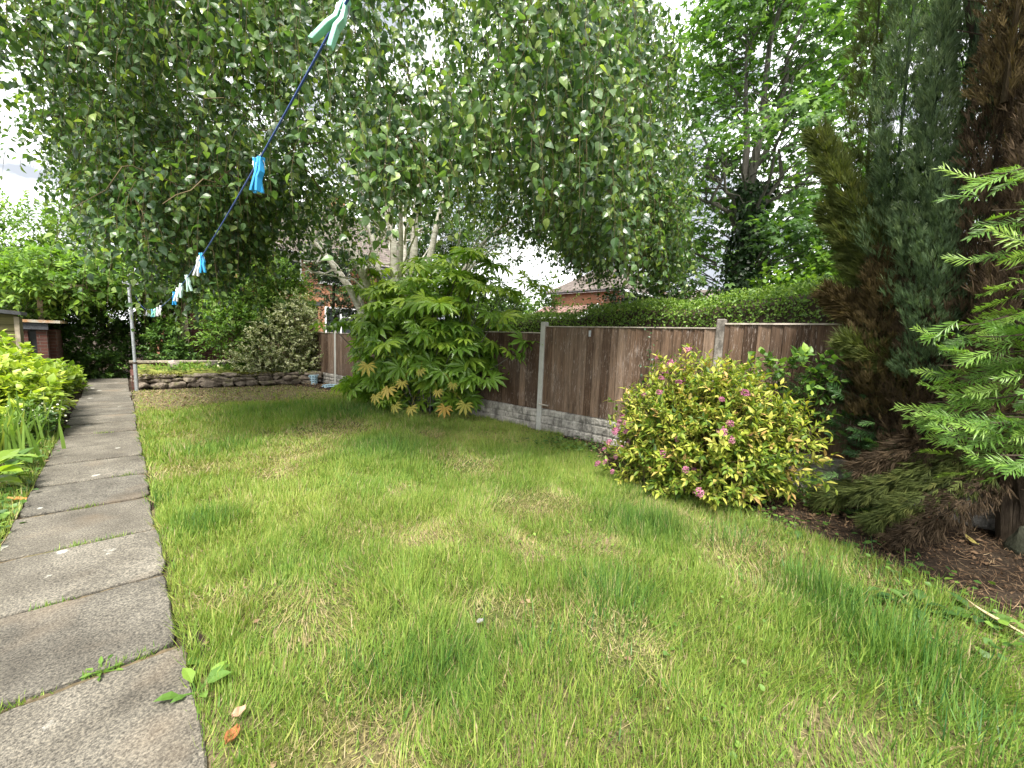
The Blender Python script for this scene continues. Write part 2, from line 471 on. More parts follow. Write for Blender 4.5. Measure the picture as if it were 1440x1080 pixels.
M['palestone'] = stone_mat("pale_rock", [(0.3, (0.25, 0.2, 0.17)), (0.7, (0.5, 0.44, 0.4))], 7, True)
M['coping'] = stone_mat("coping_concrete", [(0.3, (0.26, 0.22, 0.17)), (0.7, (0.42, 0.37, 0.3))], 5, True)
M['brick'] = brick_mat("orange_brick", (0.37, 0.165, 0.08), (0.27, 0.115, 0.06), (0.30, 0.26, 0.21))
M['brick_dark'] = brick_mat("dark_red_brick", (0.13, 0.055, 0.04), (0.085, 0.038, 0.032), (0.12, 0.10, 0.085))
M['roof'] = tile_mat("brown_roof_tile", (0.105, 0.085, 0.075), (0.15, 0.125, 0.11))
M['roof_red'] = tile_mat("red_roof_tile", (0.15, 0.085, 0.07), (0.2, 0.12, 0.10), 0.2, 0.3)
M['white'] = plain_mat("white_paint", (0.8, 0.8, 0.79), 0.45, 0.4)
M['black'] = plain_mat("black_plastic", (0.02, 0.02, 0.022), 0.4)
m_, nt_, out_ = new_mat("dark_window_glass"); finish(nt_, out_, (0.012, 0.014, 0.017), 0.06, None, 0.8); M['glass'] = m_
M['steel'] = plain_mat("galvanised_pole", (0.36, 0.38, 0.4), 0.5, 0.5, 0.5, 30, 0.25)
M['rail'] = plain_mat("weathered_capping", (0.4, 0.35, 0.3), 0.85, 0.2, 0, 12, 0.35)
M['timber'] = plain_mat("old_post_timber", (0.3, 0.25, 0.19), 0.85, 0.2, 0, 9, 0.35, 30, 0.4)
M['shed'] = tone_mat("green_stained_board", [(0, (0.075, 0.068, 0.027)), (1, (0.11, 0.098, 0.04))], 0.8, 14, 0.25, 40, 0.4, 0.25, (0.3, 1, 3))
M['felt'] = plain_mat("roof_felt", (0.06, 0.062, 0.068), 0.9, 0.2, 0, 40, 0.3)
M['lichen_roof'] = stone_mat("lichen_covered_roof", [(0.4, (0.4, 0.19, 0.06)), (0.6, (0.42, 0.38, 0.31))], 4, False)
M['birch_bark'] = birch_bark()
M['bark'] = bark_mat("brown_bark", (0.03, 0.022, 0.016), (0.11, 0.085, 0.06))
M['greybark'] = bark_mat("grey_bark", (0.07, 0.065, 0.055), (0.2, 0.185, 0.16))
M['twig'] = plain_mat("twig", (0.11, 0.085, 0.045), 0.8, 0.2)
M['darktwig'] = plain_mat("dark_twig", (0.05, 0.036, 0.024), 0.85, 0.2)
# leaves
M['birch'] = leaf_mat("birch_leaf", [(0.0, (0.028, 0.066, 0.024)), (0.35, (0.058, 0.118, 0.036)), (0.7, (0.115, 0.20, 0.052)), (1.0, (0.26, 0.34, 0.085))], 0.36, 0.42, 0.55)
M['syc'] = leaf_mat("maple_leaf", [(0.0, (0.035, 0.085, 0.022)), (0.6, (0.070, 0.150, 0.030)), (1.0, (0.160, 0.270, 0.050))], 0.5, 0.42, 0.35)
M['ivy'] = leaf_mat("ivy_leaf", [(0.0, (0.014, 0.036, 0.012)), (0.6, (0.03, 0.07, 0.018)), (1.0, (0.07, 0.13, 0.028))], 0.4, 0.15, 0.4)
M['fatsia'] = leaf_mat("fatsia_leaf", [(0.0, (0.078, 0.162, 0.025)), (0.6, (0.168, 0.297, 0.036)), (1.0, (0.325, 0.448, 0.056))], 0.36, 0.3, 0.45)
M['fatsia_y'] = leaf_mat("yellowed_fatsia_leaf", [(0.0, (0.20, 0.21, 0.035)), (0.5, (0.36, 0.29, 0.065)), (1.0, (0.33, 0.16, 0.03))], 0.5, 0.3, 0.3)
M['spirea'] = leaf_mat("golden_spirea_leaf", [(0.0, (0.04, 0.085, 0.015)), (0.34, (0.115, 0.185, 0.022)), (0.62, (0.27, 0.315, 0.04)), (0.93, (0.47, 0.43, 0.10)), (1.0, (0.46, 0.30, 0.11))], 0.5, 0.3, 0.3)
M['pink'] = leaf_mat("pink_floret", [(0.0, (0.20, 0.06, 0.11)), (0.5, (0.40, 0.13, 0.24)), (1.0, (0.54, 0.26, 0.36))], 0.6, 0.25, 0.2, 1.2)
M['vari'] = leaf_mat("variegated_leaf", [(0.0, (0.06, 0.115, 0.03)), (0.38, (0.18, 0.24, 0.08)), (0.56, (0.48, 0.50, 0.28)), (1.0, (0.68, 0.68, 0.48))], 0.45, 0.25, 0.35)
M['green'] = leaf_mat("mid_green_leaf", [(0.0, (0.035, 0.085, 0.018)), (0.6, (0.090, 0.175, 0.030)), (1.0, (0.200, 0.310, 0.050))], 0.45, 0.32, 0.35)
M['lush'] = leaf_mat("bright_climber_leaf", [(0.0, (0.048, 0.109, 0.019)), (0.6, (0.123, 0.228, 0.034)), (1.0, (0.257, 0.380, 0.067))], 0.5, 0.4, 0.3)
M['lime'] = leaf_mat("lime_shrub_leaf", [(0.0, (0.102, 0.183, 0.021)), (0.5, (0.246, 0.348, 0.038)), (1.0, (0.425, 0.493, 0.072))], 0.42, 0.35, 0.4)
M['blade'] = leaf_mat("iris_blade", [(0.0, (0.09, 0.18, 0.035)), (0.7, (0.18, 0.28, 0.055)), (1.0, (0.4, 0.42, 0.1))], 0.45, 0.3, 0.35)
M['hedge'] = leaf_mat("privet_leaf", [(0.0, (0.07, 0.145, 0.03)), (0.5, (0.19, 0.31, 0.05)), (1.0, (0.40, 0.53, 0.12))], 0.4, 0.32, 0.4)
M['plume_g'] = leaf_mat("grey_green_conifer", [(0.0, (0.03, 0.055, 0.026)), (0.5, (0.085, 0.135, 0.062)), (1.0, (0.20, 0.265, 0.125))], 0.7, 0.2, 0.2)
M['plume_o'] = leaf_mat("olive_conifer", [(0.0, (0.04, 0.055, 0.016)), (0.6, (0.105, 0.13, 0.034)), (1.0, (0.22, 0.21, 0.07))], 0.7, 0.25, 0.2)
M['plume_b'] = leaf_mat("dead_brown_conifer", [(0.0, (0.026, 0.019, 0.012)), (0.6, (0.075, 0.052, 0.031)), (1.0, (0.19, 0.135, 0.085))], 0.85, 0.12, 0.15, 1.2)
M['plume_r'] = leaf_mat("rusty_conifer", [(0.0, (0.035, 0.026, 0.013)), (0.6, (0.085, 0.062, 0.026)), (1.0, (0.18, 0.13, 0.05))], 0.85, 0.15, 0.15, 1.2)
M['yew'] = leaf_mat("bright_yew_needle", [(0.0, (0.043, 0.108, 0.022)), (0.5, (0.122, 0.238, 0.036)), (1.0, (0.259, 0.374, 0.072))], 0.4, 0.35, 0.4)
M['yew_d'] = leaf_mat("dark_yew_needle", [(0.0, (0.016, 0.05, 0.02)), (0.7, (0.05, 0.12, 0.03)), (1.0, (0.11, 0.21, 0.05))], 0.45, 0.25, 0.35)
M['litter'] = leaf_mat("dead_leaf", [(0.0, (0.06, 0.035, 0.02)), (0.5, (0.17, 0.11, 0.065)), (1.0, (0.36, 0.27, 0.16))], 0.8, 0.1, 0.15, 1.0)

# ------------------------------------------------------------------ leaf templates
def tm(verts, faces):
    return (np.array(verts, float), np.array([i for f in faces for i in f], np.int64), np.array([len(f) for f in faces], np.int64))
def oval(w=0.36, fold=0.06, droop=0.12, wpos=0.35):
    return tm([(0, 0, 0), (-w, wpos, fold), (0, wpos, 0), (w, wpos, fold), (-w * .72, wpos + .32, fold * .5 - droop * .3), (0, wpos + .32, -droop * .35), (w * .72, wpos + .32, fold * .5 - droop * .3), (0, 1, -droop)],
              [(0, 2, 1), (0, 3, 2), (1, 2, 5, 4), (2, 3, 6, 5), (4, 5, 7), (5, 6, 7)])
T_OVAL = oval(0.34, 0.07, 0.14, 0.33)
T_BIRCH = tm([(0, 0, 0), (-.26, .14, .04), (0, .16, 0), (.26, .14, .04), (-.36, .36, .06), (0, .38, -.01), (.36, .36, .06), (-.23, .66, .0), (0, .68, -.06), (.23, .66, .0), (0, 1.03, -.17)],
    [(0, 2, 1), (0, 3, 2), (1, 2, 5, 4), (2, 3, 6, 5), (4, 5, 8, 7), (5, 6, 9, 8), (7, 8, 10), (8, 9, 10)])
T_LANCE = oval(0.2, 0.05, 0.16, 0.35)
T_ROUND = oval(0.42, 0.05, 0.06, 0.36)
T_SMALL = tm([(0, 0, 0), (-.3, .5, .06), (0, .5, 0), (.3, .5, .06), (0, 1, -.05)], [(0, 2, 1), (0, 3, 2), (1, 2, 4), (2, 3, 4)])
T_BLADE = tm([(-.5, 0, 0), (.5, 0, 0), (.4, .5, .03), (-.4, .5, .03), (0, 1, .22)], [(0, 1, 2, 3), (3, 2, 4)])
def palm_t(n=8, spread=240, web=0.34, wid=0.125, droop=0.24, inner=0.9):
    v = [(0, 0, 0)]; f = []
    for i in range(n):
        a = math.radians(-spread / 2 + spread * i / (n - 1))
        L = 1.0 - 0.32 * abs(i - (n - 1) / 2) / ((n - 1) / 2)
        da = math.radians(spread / (n - 1) / 2)
        b = len(v)
        def pt(r, off, z):
            x = math.sin(a) * r + math.cos(a) * off; y = math.cos(a) * r - math.sin(a) * off
            return (x, y, z)
        wv = web * math.tan(da) * inner
        v += [pt(web * L, -wv * L, 0.03), pt(web * L, 0, -0.01), pt(web * L, wv * L, 0.03),
              pt(.66 * L, -wid * L, -droop * .22 + .03), pt(.66 * L, 0, -droop * .3), pt(.66 * L, wid * L, -droop * .22 + .03),
              pt(L, 0, -droop)]
        f += [(0, b + 1, b), (0, b + 2, b + 1), (b, b + 1, b + 4, b + 3), (b + 1, b + 2, b + 5, b + 4), (b + 3, b + 4, b + 6), (b + 4, b + 5, b + 6)]
    return tm(v, f)
T_FATSIA = palm_t()
T_MAPLE = palm_t(5, 190, 0.45, 0.2, 0.15, 1.0)
def spray_t(n=13, ang=38, ln=0.42, w=0.035, curl=0.1):
    """flat feathery conifer frond"""
    v = []; f = []
    def strip(p0, p1, w0):
        d = np.array(p1) - np.array(p0); d /= np.linalg.norm(d)
        x = np.array([d[1], -d[0], 0]) * w0
        b = len(v)
        m = (np.array(p0) + np.array(p1)) / 2
        v.extend([tuple(np.array(p0) - x * .6), tuple(np.array(p0) + x * .6), tuple(m + x), tuple(p1), tuple(m - x)])
        f.append((b, b + 1, b + 2, b + 3, b + 4))
    for i in range(n):
        t = 0.06 + 0.88 * i / (n - 1)
        for sgn in (-1, 1):
            L = ln * (1 - 0.75 * t) * (0.85 + 0.3 * ((i * 7 + (sgn > 0) * 3) % 5) / 5)
            a = math.radians(ang + 9 * math.sin(i * 2.1))
            p0 = (0, t, -curl * t * t); p1 = (sgn * math.sin(a) * L, t + math.cos(a) * L, -curl * (t + L * .7) ** 2 + 0.03 * math.sin(i * 1.7 + sgn))
            strip(p0, p1, w)
    strip((0, 0, 0), (0, 1.05, -curl), w * .8)
    return tm(v, f)
T_SPRAY = spray_t(7, 27, .58, .026, .28)
def tuft_t(n=11, w=.02, seed=1):
    rg = np.random.default_rng(seed); v = []; f = []
    for i in range(n):
        a = rg.uniform(0, 6.28); t = rg.uniform(.05, .62) if i else .05
        d = np.array([math.cos(a) * t, 1.0, math.sin(a) * t * .8]); d /= np.linalg.norm(d)
        L = rg.uniform(.55, 1.0); p0 = np.array([0, rg.uniform(0, .3), 0]); p1 = p0 + d * L
        x = np.cross(d, rg.normal(size=3)); x *= w / np.linalg.norm(x); m = p0 * .45 + p1 * .55 + rg.normal(0, .02, 3)
        b = len(v); v.extend([tuple(p0), tuple(m + x), tuple(p1), tuple(m - x)]); f.append((b, b + 1, b + 2, b + 3))
    return tm(v, f)
T_TUFTS = [tuft_t(11, .022, k) for k in range(4)]
def yew_t(n=15, w=0.026, ln=0.33):
    """shoot with two flat ranks of needles"""
    v = []; f = []
    for i in range(n):
        tb = 0.04 + 0.93 * i / (n - 1)
        t = tb
        L0 = ln * (0.75 + 0.5 * math.sin(math.pi * min(1, t * 1.1 + .12)))*(1.0 if t < .85 else .7)
        for sgn in (-1, 1):
            L = L0 * rng.uniform(.6, 1.3); t = tb + rng.normal(0, .018)
            a = math.radians(60 - 34 * t + rng.normal(0, 11))
            d = np.array([sgn * math.sin(a), math.cos(a), 0.0]); x = np.array([d[1], -d[0], 0]) * w
            p0 = np.array([0, t, 0]); p1 = p0 + d * L + np.array([0, 0, rng.normal(.02, .07)]); m = (p0 + p1) / 2 + np.array([0, 0, .012])
            b = len(v)
            v.extend([tuple(p0), tuple(m + x), tuple(p1), tuple(m - x)]); f.append((b, b + 1, b + 2, b + 3))
    b = len(v)
    v.extend([(-.012, 0, 0), (.012, 0, 0), (.006, 1, 0), (-.006, 1, 0)]); f.append((b, b + 1, b + 2, b + 3))
    return tm(v, f)
T_YEWS = [yew_t() for _ in range(3)]

# ------------------------------------------------------------------ foliage generators
def lumpy(n_bumps, amp):
    vs = rdir(n_bumps); am = rng.uniform(-amp, amp, n_bumps)
    def f(u):
        d = u @ vs.T
        return 1 + (np.exp((d - 1) * 9) * am[None, :]).sum(1)
    return f
def shrub_crown(g, c, rad, twigs, per, tmpl, size, twig_len, up=0.35, inner=0.55, flat=0.5, bumps=22, amp=0.45, zmin=0.03, tone=(0.0, 1.0), twig_mat=None, mat=0, droop=0.0, top_bright=0.0):
    """twigs pointing out of a lumpy ellipsoid, each carrying leaves all round: uneven outline with gaps"""
    c = np.array(c, float); rad = np.array(rad, float)
    L = lumpy(bumps, amp)
    u = rdir(twigs)
    rr = (inner + (1 - inner) * rng.random(twigs) ** 0.6) * L(u)
    p = c + u * rad * rr[:, None]
    ax = unit(u * 0.9 + np.array([0, 0, up]) + rng.normal(0, 0.35, (twigs, 3)))
    k = p[:, 2] > zmin
    p, ax = p[k], ax[k]; n = len(p)
    tl = twig_len * rng.uniform(0.6, 1.25, n)
    tw_tone = rng.normal(0, 0.13, n)
    j = np.tile(np.arange(per), n); i = np.repeat(np.arange(n), per)
    t = (j + rng.random(len(j)) * .6) / per
    base = p[i] + ax[i] * (tl[i] * t)[:, None]
    base[:, 2] -= droop * tl[i] * t * t
    e1 = unit(np.cross(ax, np.array([0.2, 0.3, 0.93]))); e2 = np.cross(ax, e1)
    ph = j * 2.4 + rng.random(len(j)) * .8 + i
    out = e1[i] * np.cos(ph)[:, None] + e2[i] * np.sin(ph)[:, None]
    D = unit(ax[i] * (0.35 + 0.6 * t)[:, None] + out * 0.8 + rng.normal(0, 0.15, (len(i), 3)) - np.array([0, 0, droop * .6]))
    N = unit(ax[i] * (1 - flat) + np.array([0, 0, flat + .15]) + rng.normal(0, 0.25, (len(i), 3)))
    s = size * rng.uniform(0.6, 1.25, len(i))
    tt = np.clip(tone[0] + (tone[1] - tone[0]) * rng.beta(2, 2, len(i)) + tw_tone[i], 0, 1)
    if twig_mat is not None:
        path = np.stack([p - ax * tl[:, None] * .5, p + ax * tl[:, None] * .3, p + ax * tl[:, None] * .95], 1)
        path[:, 2, 2] -= droop * tl
        g.tubes3(path, 0.004, 0.0015, 0.5, twig_mat)
    g.scatter(tmpl, base, D, N, s, tt, mat)
    return p, ax
def limb(g, a, b, r0, r1, n=7, wob=0.06, sides=8, sag=0.0, mat=0, tone=0.5):
    a = np.array(a, float); b = np.array(b, float)
    t = np.linspace(0, 1, n)
    L = np.linalg.norm(b - a)
    w = rng.normal(0, wob * L, (n, 3)) * (t * (1 - t) * 2)[:, None]
    P = a + (b - a) * t[:, None] + w
    P[:, 2] -= sag * L * (t * (1 - t)) * 4 * .25
    g.tube(P, r0 + (r1 - r0) * t, sides, tone, mat)
    return P
def poly_sheet(name, pts, z, mat, knd='structure', jag=0.05, step=0.15):
    out = []
    pts = [np.array(p, float) for p in pts]
    for a, b in zip(pts, pts[1:] + pts[:1]):
        n = max(1, int(np.linalg.norm(b - a) / step))
        for i in range(n):
            q = a + (b - a) * i / n
            out.append(q + rng.normal(0, jag, 2) * (1 if i else .3))
    import bmesh
    bm = bmesh.new()
    f = bm.faces.new([bm.verts.new((p[0], p[1], z)) for p in out])
    if f.normal.z < 0: f.normal_flip()
    bmesh.ops.triangulate(bm, faces=[f])
    me = bpy.data.meshes.new(name); bm.to_mesh(me); bm.free()
    me.materials.append(mat)
    o = bpy.data.objects.new(name, me); COL.objects.link(o)
    kind(o, knd)
    return o, np.array(out)
def inside(poly, P):
    x, y = P[:, 0], P[:, 1]; r = np.zeros(len(P), bool); j = len(poly) - 1
    for i in range(len(poly)):
        a, b = poly[i], poly[j]
        k = ((a[1] > y) != (b[1] > y)) & (x < (b[0] - a[0]) * (y - a[1]) / (b[1] - a[1] + 1e-12) + a[0])
        r ^= k; j = i
    return r
# ================================================================== THE GROUND
g = Geo()
g.faces([(-150, -150, 0), (150, -150, 0), (150, 150, 0), (-150, 150, 0)], [(0, 1, 2, 3)])
kind(g.obj('ground', M['ground']), 'structure')
LAWN = [(0.165, -4), (0.165, 12.55), (1.6, 12.42), (3.3, 12.2), (3.75, 11.2), (4.0, 9.6), (4.05, 8.2), (4.3, 7.2), (4.75, 6.0), (4.95, 4.7), (4.85, 3.6), (4.45, 2.9), (4.0, 2.3), (4.0, 1.2), (3.9, .35), (3.72, -.4), (3.5, -1.2), (3.1, -4)]
lawn, lawn_poly = poly_sheet('lawn', LAWN, 0.004, M['lawn'])
soil, _ = poly_sheet('soil_bed', [(-0.66, -3), (-0.66, 15), (-3.2, 15), (-3.2, -3)], 0.006, M['ground'], jag=0.03)

# path: a row of concrete slabs, each a part of the path
path = bpy.data.objects.new('path', None); COL.objects.link(path); kind(path, 'structure')
y = -2.35; i = 0
joints = []
while y < 15.0:
    L = 0.775 + random.uniform(-.03, .03)
    g = Geo()
    x0 = -0.605 + random.uniform(-.012, .012); x1 = 0.14 + random.uniform(-.015, .015)
    n = 9
    t = 0.034
    skew = 0.03
    zt = 0.024 + random.uniform(-.006, .009)
    lo = [(x0, y + t * .5 + skew), (x1, y + t * .5)]; hi = [(x1, y + L - t * .5), (x0, y + L - t * .5 + skew)]
    ring = []
    cs = [np.array(lo[0]), np.array(lo[1]), np.array(hi[0]), np.array(hi[1])]
    for a, b in zip(cs, cs[1:] + cs[:1]):
        for q in range(n):
            ring.append(a + (b - a) * q / n + rng.normal(0, .0035, 2))
    ring = np.array(ring); cen = ring.mean(0)
    for q in range(0, len(ring), n):
        if rng.random() < .7: ring[q] += unit(cen - ring[q]) * rng.uniform(.008, .04)
    for q in rng.integers(0, len(ring), 3): ring[q] += unit(cen - ring[q]) * rng.uniform(.004, .014)
    R_ = len(ring)
    V = np.concatenate([np.c_[ring, np.full(R_, -.03)], np.c_[ring, np.full(R_, zt - .008)], np.c_[cen + (ring - cen) * .982, np.full(R_, zt)]])
    tilt = rng.normal(0, .004, 2)
    V[:, 2] += (V[:, :2] - cen) @ tilt
    f = [(k, (k + 1) % R_, R_ + (k + 1) % R_, R_ + k) for k in range(R_)] + [(R_ + k, R_ + (k + 1) % R_, 2 * R_ + (k + 1) % R_, 2 * R_ + k) for k in range(R_)] + [tuple(range(2 * R_, 3 * R_))]
    g.faces(V, f)
    g.obj('paving_slab', M['slab'], path)
    joints.append(y)
    y += L; i += 1
# thin strip of moss and soil that fills the joints
g = Geo()
for j in joints:
    jx_ = np.linspace(-.592, .127, 40)
    jw = .021 + .003 * rng.normal(size=40); jz = .013 + .003 * rng.normal(size=40)
    sk_ = .03 * (.127 - jx_) / .72
    g.grid(np.stack([np.c_[jx_, j + sk_ + jw, np.full(40, -.01)], np.c_[jx_, j + sk_ + jw * .4, jz], np.c_[jx_, j + sk_ - jw * .4, jz], np.c_[jx_, j + sk_ - jw, np.full(40, -.01)]], 0))
o = g.obj('joint_filling', M['joint'], path)

# ------------------------------------------------------------------ grass
def patch(P, x, y, r): return np.exp(-((P[:, 0] - x) ** 2 + (P[:, 1] - y) ** 2) / (r * r))
def vnoise(P, s, seed):
    """smooth value noise on the ground plane"""
    q = np.random.default_rng(seed).random((64, 64))
    X = P[:, 0] * s % 64; Y = P[:, 1] * s % 64
    i = X.astype(int); j = Y.astype(int); a = X - i; b = Y - j
    a = a * a * (3 - 2 * a); b = b * b * (3 - 2 * b); i2 = (i + 1) % 64; j2 = (j + 1) % 64; i %= 64; j %= 64
    return (q[i, j] * (1 - a) + q[i2, j] * a) * (1 - b) + (q[i, j2] * (1 - a) + q[i2, j2] * a) * b
def sample_lawn(n, lo, hi):
    P = np.c_[rng.uniform(lo[0], hi[0], n), rng.uniform(lo[1], hi[1], n)]
    return P
DRY = [(1.15, 2.9, .25), (2.0, 1.9, .22), (2.9, 2.3, .3), (.5, 5.2, .3), (1.6, 5.1, .35), (3.3, 5.2, .4), (1.51, 2.54, .32), (1.33, 1.68, .28), (2.46, 1.42, .38), (3.2, .8, .35), (.67, 2.02, .3), (.54, 1.28, .3), (1.74, 6.29, .8), (2.43, 6.5, .6), (1.9, 3.4, .3), (2.6, 2.4, .3), (1.15, 4.6, .35), (0.3, 2.6, .2), (1.4, 1.46, .2), (.95, 3.3, .2), (3.5, .1, .3), (1.7, .9, .25), (2.9, 3.5, .4)]
LUSH = [(2.03, 1.15, .28), (2.77, -.08, .35), (.41, 3.68, .25), (3.09, 1.47, .4), (1.0, 1.35, .3), (3.0, .35, .3), (2.0, 8.3, .8), (3.4, 7.6, .7), (.9, 6.0, .5), (2.3, 4.9, .6)]
g = Geo()
def grass_batch(n, y0, y1, wid, h0, h1, x0=.14, x1=5.0):
    P = sample_lawn(n, (x0, y0), (x1, y1))
    k = inside(lawn_poly, P) | ((P[:, 0] > .13) & (P[:, 0] < .2) & (P[:, 1] < 12.4)) 
    P = P[k]
    dry = np.clip(1.0 * sum(patch(P, *d) for d in DRY) + 1.4 * (vnoise(P, 1.7, 5) - .62), 0, 1)
    dry = np.clip(dry + .7 * np.clip(vnoise(P, 4.2, 9) - .62, 0, 1), 0, 1)
    lush = np.clip(sum(patch(P, *d) for d in LUSH), 0, 1)
    back = np.clip((P[:, 1] - 8.7) / 1.6 + .9 * (vnoise(P, 1.3, 11) - .5), 0, 1)
    keep = (1 - .62 * dry) * (1 - .85 * back) * (.45 + .75 * vnoise(P, 9, 3)) * (1 + .5 * lush)
    # trampled thin edge beside the path
    keep *= np.clip(.35 + (P[:, 0] - .1) * 5, 0, 1)
    k = rng.random(len(P)) < keep
    P, dry, lush, back = P[k], dry[k], lush[k], back[k]; n = len(P)
    h = (h0 + (h1 - h0) * rng.random(n) ** 1.5 * 1.15) * (1 - .45 * dry) * (1 + .6 * lush) * (.65 + .7 * vnoise(P, 5, 21)) * (1 - .4 * back)
    a = rng.uniform(0, 2 * math.pi, n)
    comb = (vnoise(P, 2.1, 31) - .5) * 9
    a = np.where(rng.random(n) < .5, comb, a)
    lean = np.abs(rng.normal(.6, .5, n)) + .35 * dry
    D = unit(np.c_[np.cos(a) * lean, np.sin(a) * lean, np.ones(n)])
    fa = a + rng.normal(0, .7, n)
    N = unit(np.c_[-np.cos(fa), -np.sin(fa), np.full(n, .4)])
    tone = rng.normal(.42, .13, n) + .22 * (vnoise(P, 1.1, 41) - .5) - .27 * lush + .05
    straw = rng.random(n) < (.06 + .46 * dry + .3 * back)
    tone = np.where(straw, rng.uniform(.74, 1, n), np.clip(tone, 0, .72))
    broad = np.where(rng.random(n) < .12, 1.9, 1.0)
    g.scatter(T_BLADE, np.c_[P, np.full(n, .002)], D, N, h, tone, 0, wid * broad * rng.uniform(.6, 1.25, n))
grass_batch(34000, -1.6, .2, .0038, .045, .115, x0=1.6)
grass_batch(95000, .2, 1.8, .0034, .04, .11, x1=4.2)
grass_batch(120000, 1.8, 3.4, .0038, .045, .11)
grass_batch(95000, 3.4, 5.6, .0054, .045, .11)
grass_batch(75000, 5.6, 8.8, .0080, .045, .115)
grass_batch(60000, 8.8, 12.5, .0095, .04, .10)
# flat dead thatch lying between the blades
def thatch(n, y0, y1, wid):
    P = sample_lawn(n, (.17, y0), (5, y1)); P = P[inside(lawn_poly, P)]
    dry = np.clip(sum(patch(P, *d) for d in DRY) + .9 * (vnoise(P, 1.7, 5) - .45), 0, 1) + np.clip((P[:, 1] - 8.4) / 2, 0, .5)
    P = P[rng.random(len(P)) < .25 + dry]; n = len(P)
    a = rng.uniform(0, 6.28, n)
    g.scatter(T_BLADE, np.c_[P, rng.uniform(.006, .03, n)], np.c_[np.cos(a), np.sin(a), rng.normal(0.1, .25, n)], np.c_[rng.normal(0, .3, (n, 2)), np.ones(n)], rng.uniform(.02, .06, n), rng.uniform(.70, .97, n), 0, wid)
thatch(34000, -1.2, 3.2, .0018); thatch(26000, 3.2, 12.3, .0045)
# long tufts at the right hand edge and by the path
for cx, cy, rr, nn, hh in ((2.77, -.08, .25, 620, .22), (3.05, .38, .16, 260, .24), (2.3, -.3, .3, 420, .17), (.40, 3.66, .14, 300, .17), (2.03, 1.12, .22, 520, .15), (3.35, .9, .25, 300, .15), (3.0, 1.5, .3, 500, .13), (.24, 4.4, .1, 140, .12), (3.55, .25, .3, 220, .14), (3.45, -.2, .3, 160, .12), (3.75, .8, .2, 150, .12), (.75, 1.5, .2, 200, .13), (1.35, 1.05, .3, 320, .15), (3.7, 1.9, .25, 260, .12)):
    P = np.c_[rng.normal(cx, rr * .6, nn), rng.normal(cy, rr * .6, nn)]
    a = np.arctan2(P[:, 1] - cy, P[:, 0] - cx) + rng.normal(0, .8, nn); ln = np.abs(rng.normal(.6, .4, nn))
    g.scatter(T_BLADE, np.c_[P, np.zeros(nn)], np.c_[np.cos(a) * ln, np.sin(a) * ln, np.ones(nn)], np.c_[-np.cos(a), -np.sin(a), np.full(nn, .5)], hh * rng.uniform(.4, 1.15, nn), np.clip(rng.normal(.2, .14, nn), 0, .7), 0, .0055 * rng.uniform(.7, 1.2, nn))
# tufts growing in some joints of the path
for jx, jy in ((-.1, joints[6]), (.02, joints[6]), (-.32, joints[7]), (-.1, joints[8] + .0), (-.28, joints[8]), (-.35, joints[6]), (.0, joints[10]), (-.25, joints[9]), (-.2, joints[13])):
    nn = 60
    P = np.c_[rng.normal(jx, .045, nn), rng.normal(jy + .02, .007, nn), np.full(nn, .01)]
    a = rng.uniform(0, 6.28, nn)
    g.scatter(T_BLADE, P, np.c_[np.cos(a) * .8, np.sin(a) * .8, np.ones(nn)], np.c_[-np.cos(a), -np.sin(a), np.full(nn, .5)], rng.uniform(.015, .055, nn), rng.uniform(.1, .6, nn), 0, .004)
# thin grass on the strip left of the path
nn = 4200
P = np.c_[-.62 - np.abs(rng.normal(0, .14, nn)), rng.uniform(2.5, 8, nn)]
a = rng.uniform(0, 6.28, nn)
g.scatter(T_BLADE, np.c_[P, np.zeros(nn)], np.c_[np.cos(a) * .8, np.sin(a) * .8, np.ones(nn)], np.c_[-np.cos(a), -np.sin(a), np.full(nn, .5)], rng.uniform(.03, .13, nn), np.clip(rng.normal(.5, .25, nn), 0, 1), 0, .006)
kind(g.obj('grass', M['grass']), 'stuff')

# fallen brown leaves and bark crumbs along the fence foot, the back of the lawn and under the conifer
g = Geo()
def litter(n, lo, hi, s0, s1, tone=(0, 1)):
    P = np.c_[rng.uniform(lo[0], hi[0], n), rng.uniform(lo[1], hi[1], n), rng.uniform(.008, .03, n)]
    a = rng.uniform(0, 6.28, n)
    g.scatter(T_SMALL, P, np.c_[np.cos(a), np.sin(a), rng.normal(0, .35, n)], np.c_[rng.normal(0, .45, (n, 2)), np.ones(n)], rng.uniform(s0, s1, n), rng.uniform(*tone, n))
litter(2000, (.3, 9.2), (4.4, 12.3), .03, .07)
litter(1300, (4.0, 4.5), (5.0, 9.5), .03, .07)
litter(900, (4.3, 2.2), (5.15, 5.0), .02, .055)
litter(900, (3.5, -1.8), (5.3, .9), .015, .05, (0, .6))
litter(260, (.2, .8), (3.4, 8.5), .02, .045, (.3, 1))
n = 5200; P = np.c_[rng.uniform(3.3, 5.35, n), rng.uniform(-1.9, 1.1, n), rng.uniform(.004, .03, n)]; a = rng.uniform(0, 6.28, n)
g.scatter(T_BLADE, P, np.c_[np.cos(a), np.sin(a), rng.normal(0, .2, n)], np.c_[rng.normal(0, .3, (n, 2)), np.ones(n)], rng.uniform(.02, .12, n) ** 1.0, rng.beta(1.3, 2.5, n), 0, .004)
n = 1500; P = np.c_[rng.uniform(3.3, 5.3, n), rng.uniform(-1.9, .9, n), rng.uniform(.0, .015, n)]
g.scatter(T_SMALL, P, rdir(n), rdir(n), rng.uniform(.01, .03, n), rng.uniform(0, .45, n))
litter(260, (-1.1, 2.5), (-.6, 9), .02, .06)
kind(g.obj('leaf_litter', M['litter']), 'stuff')
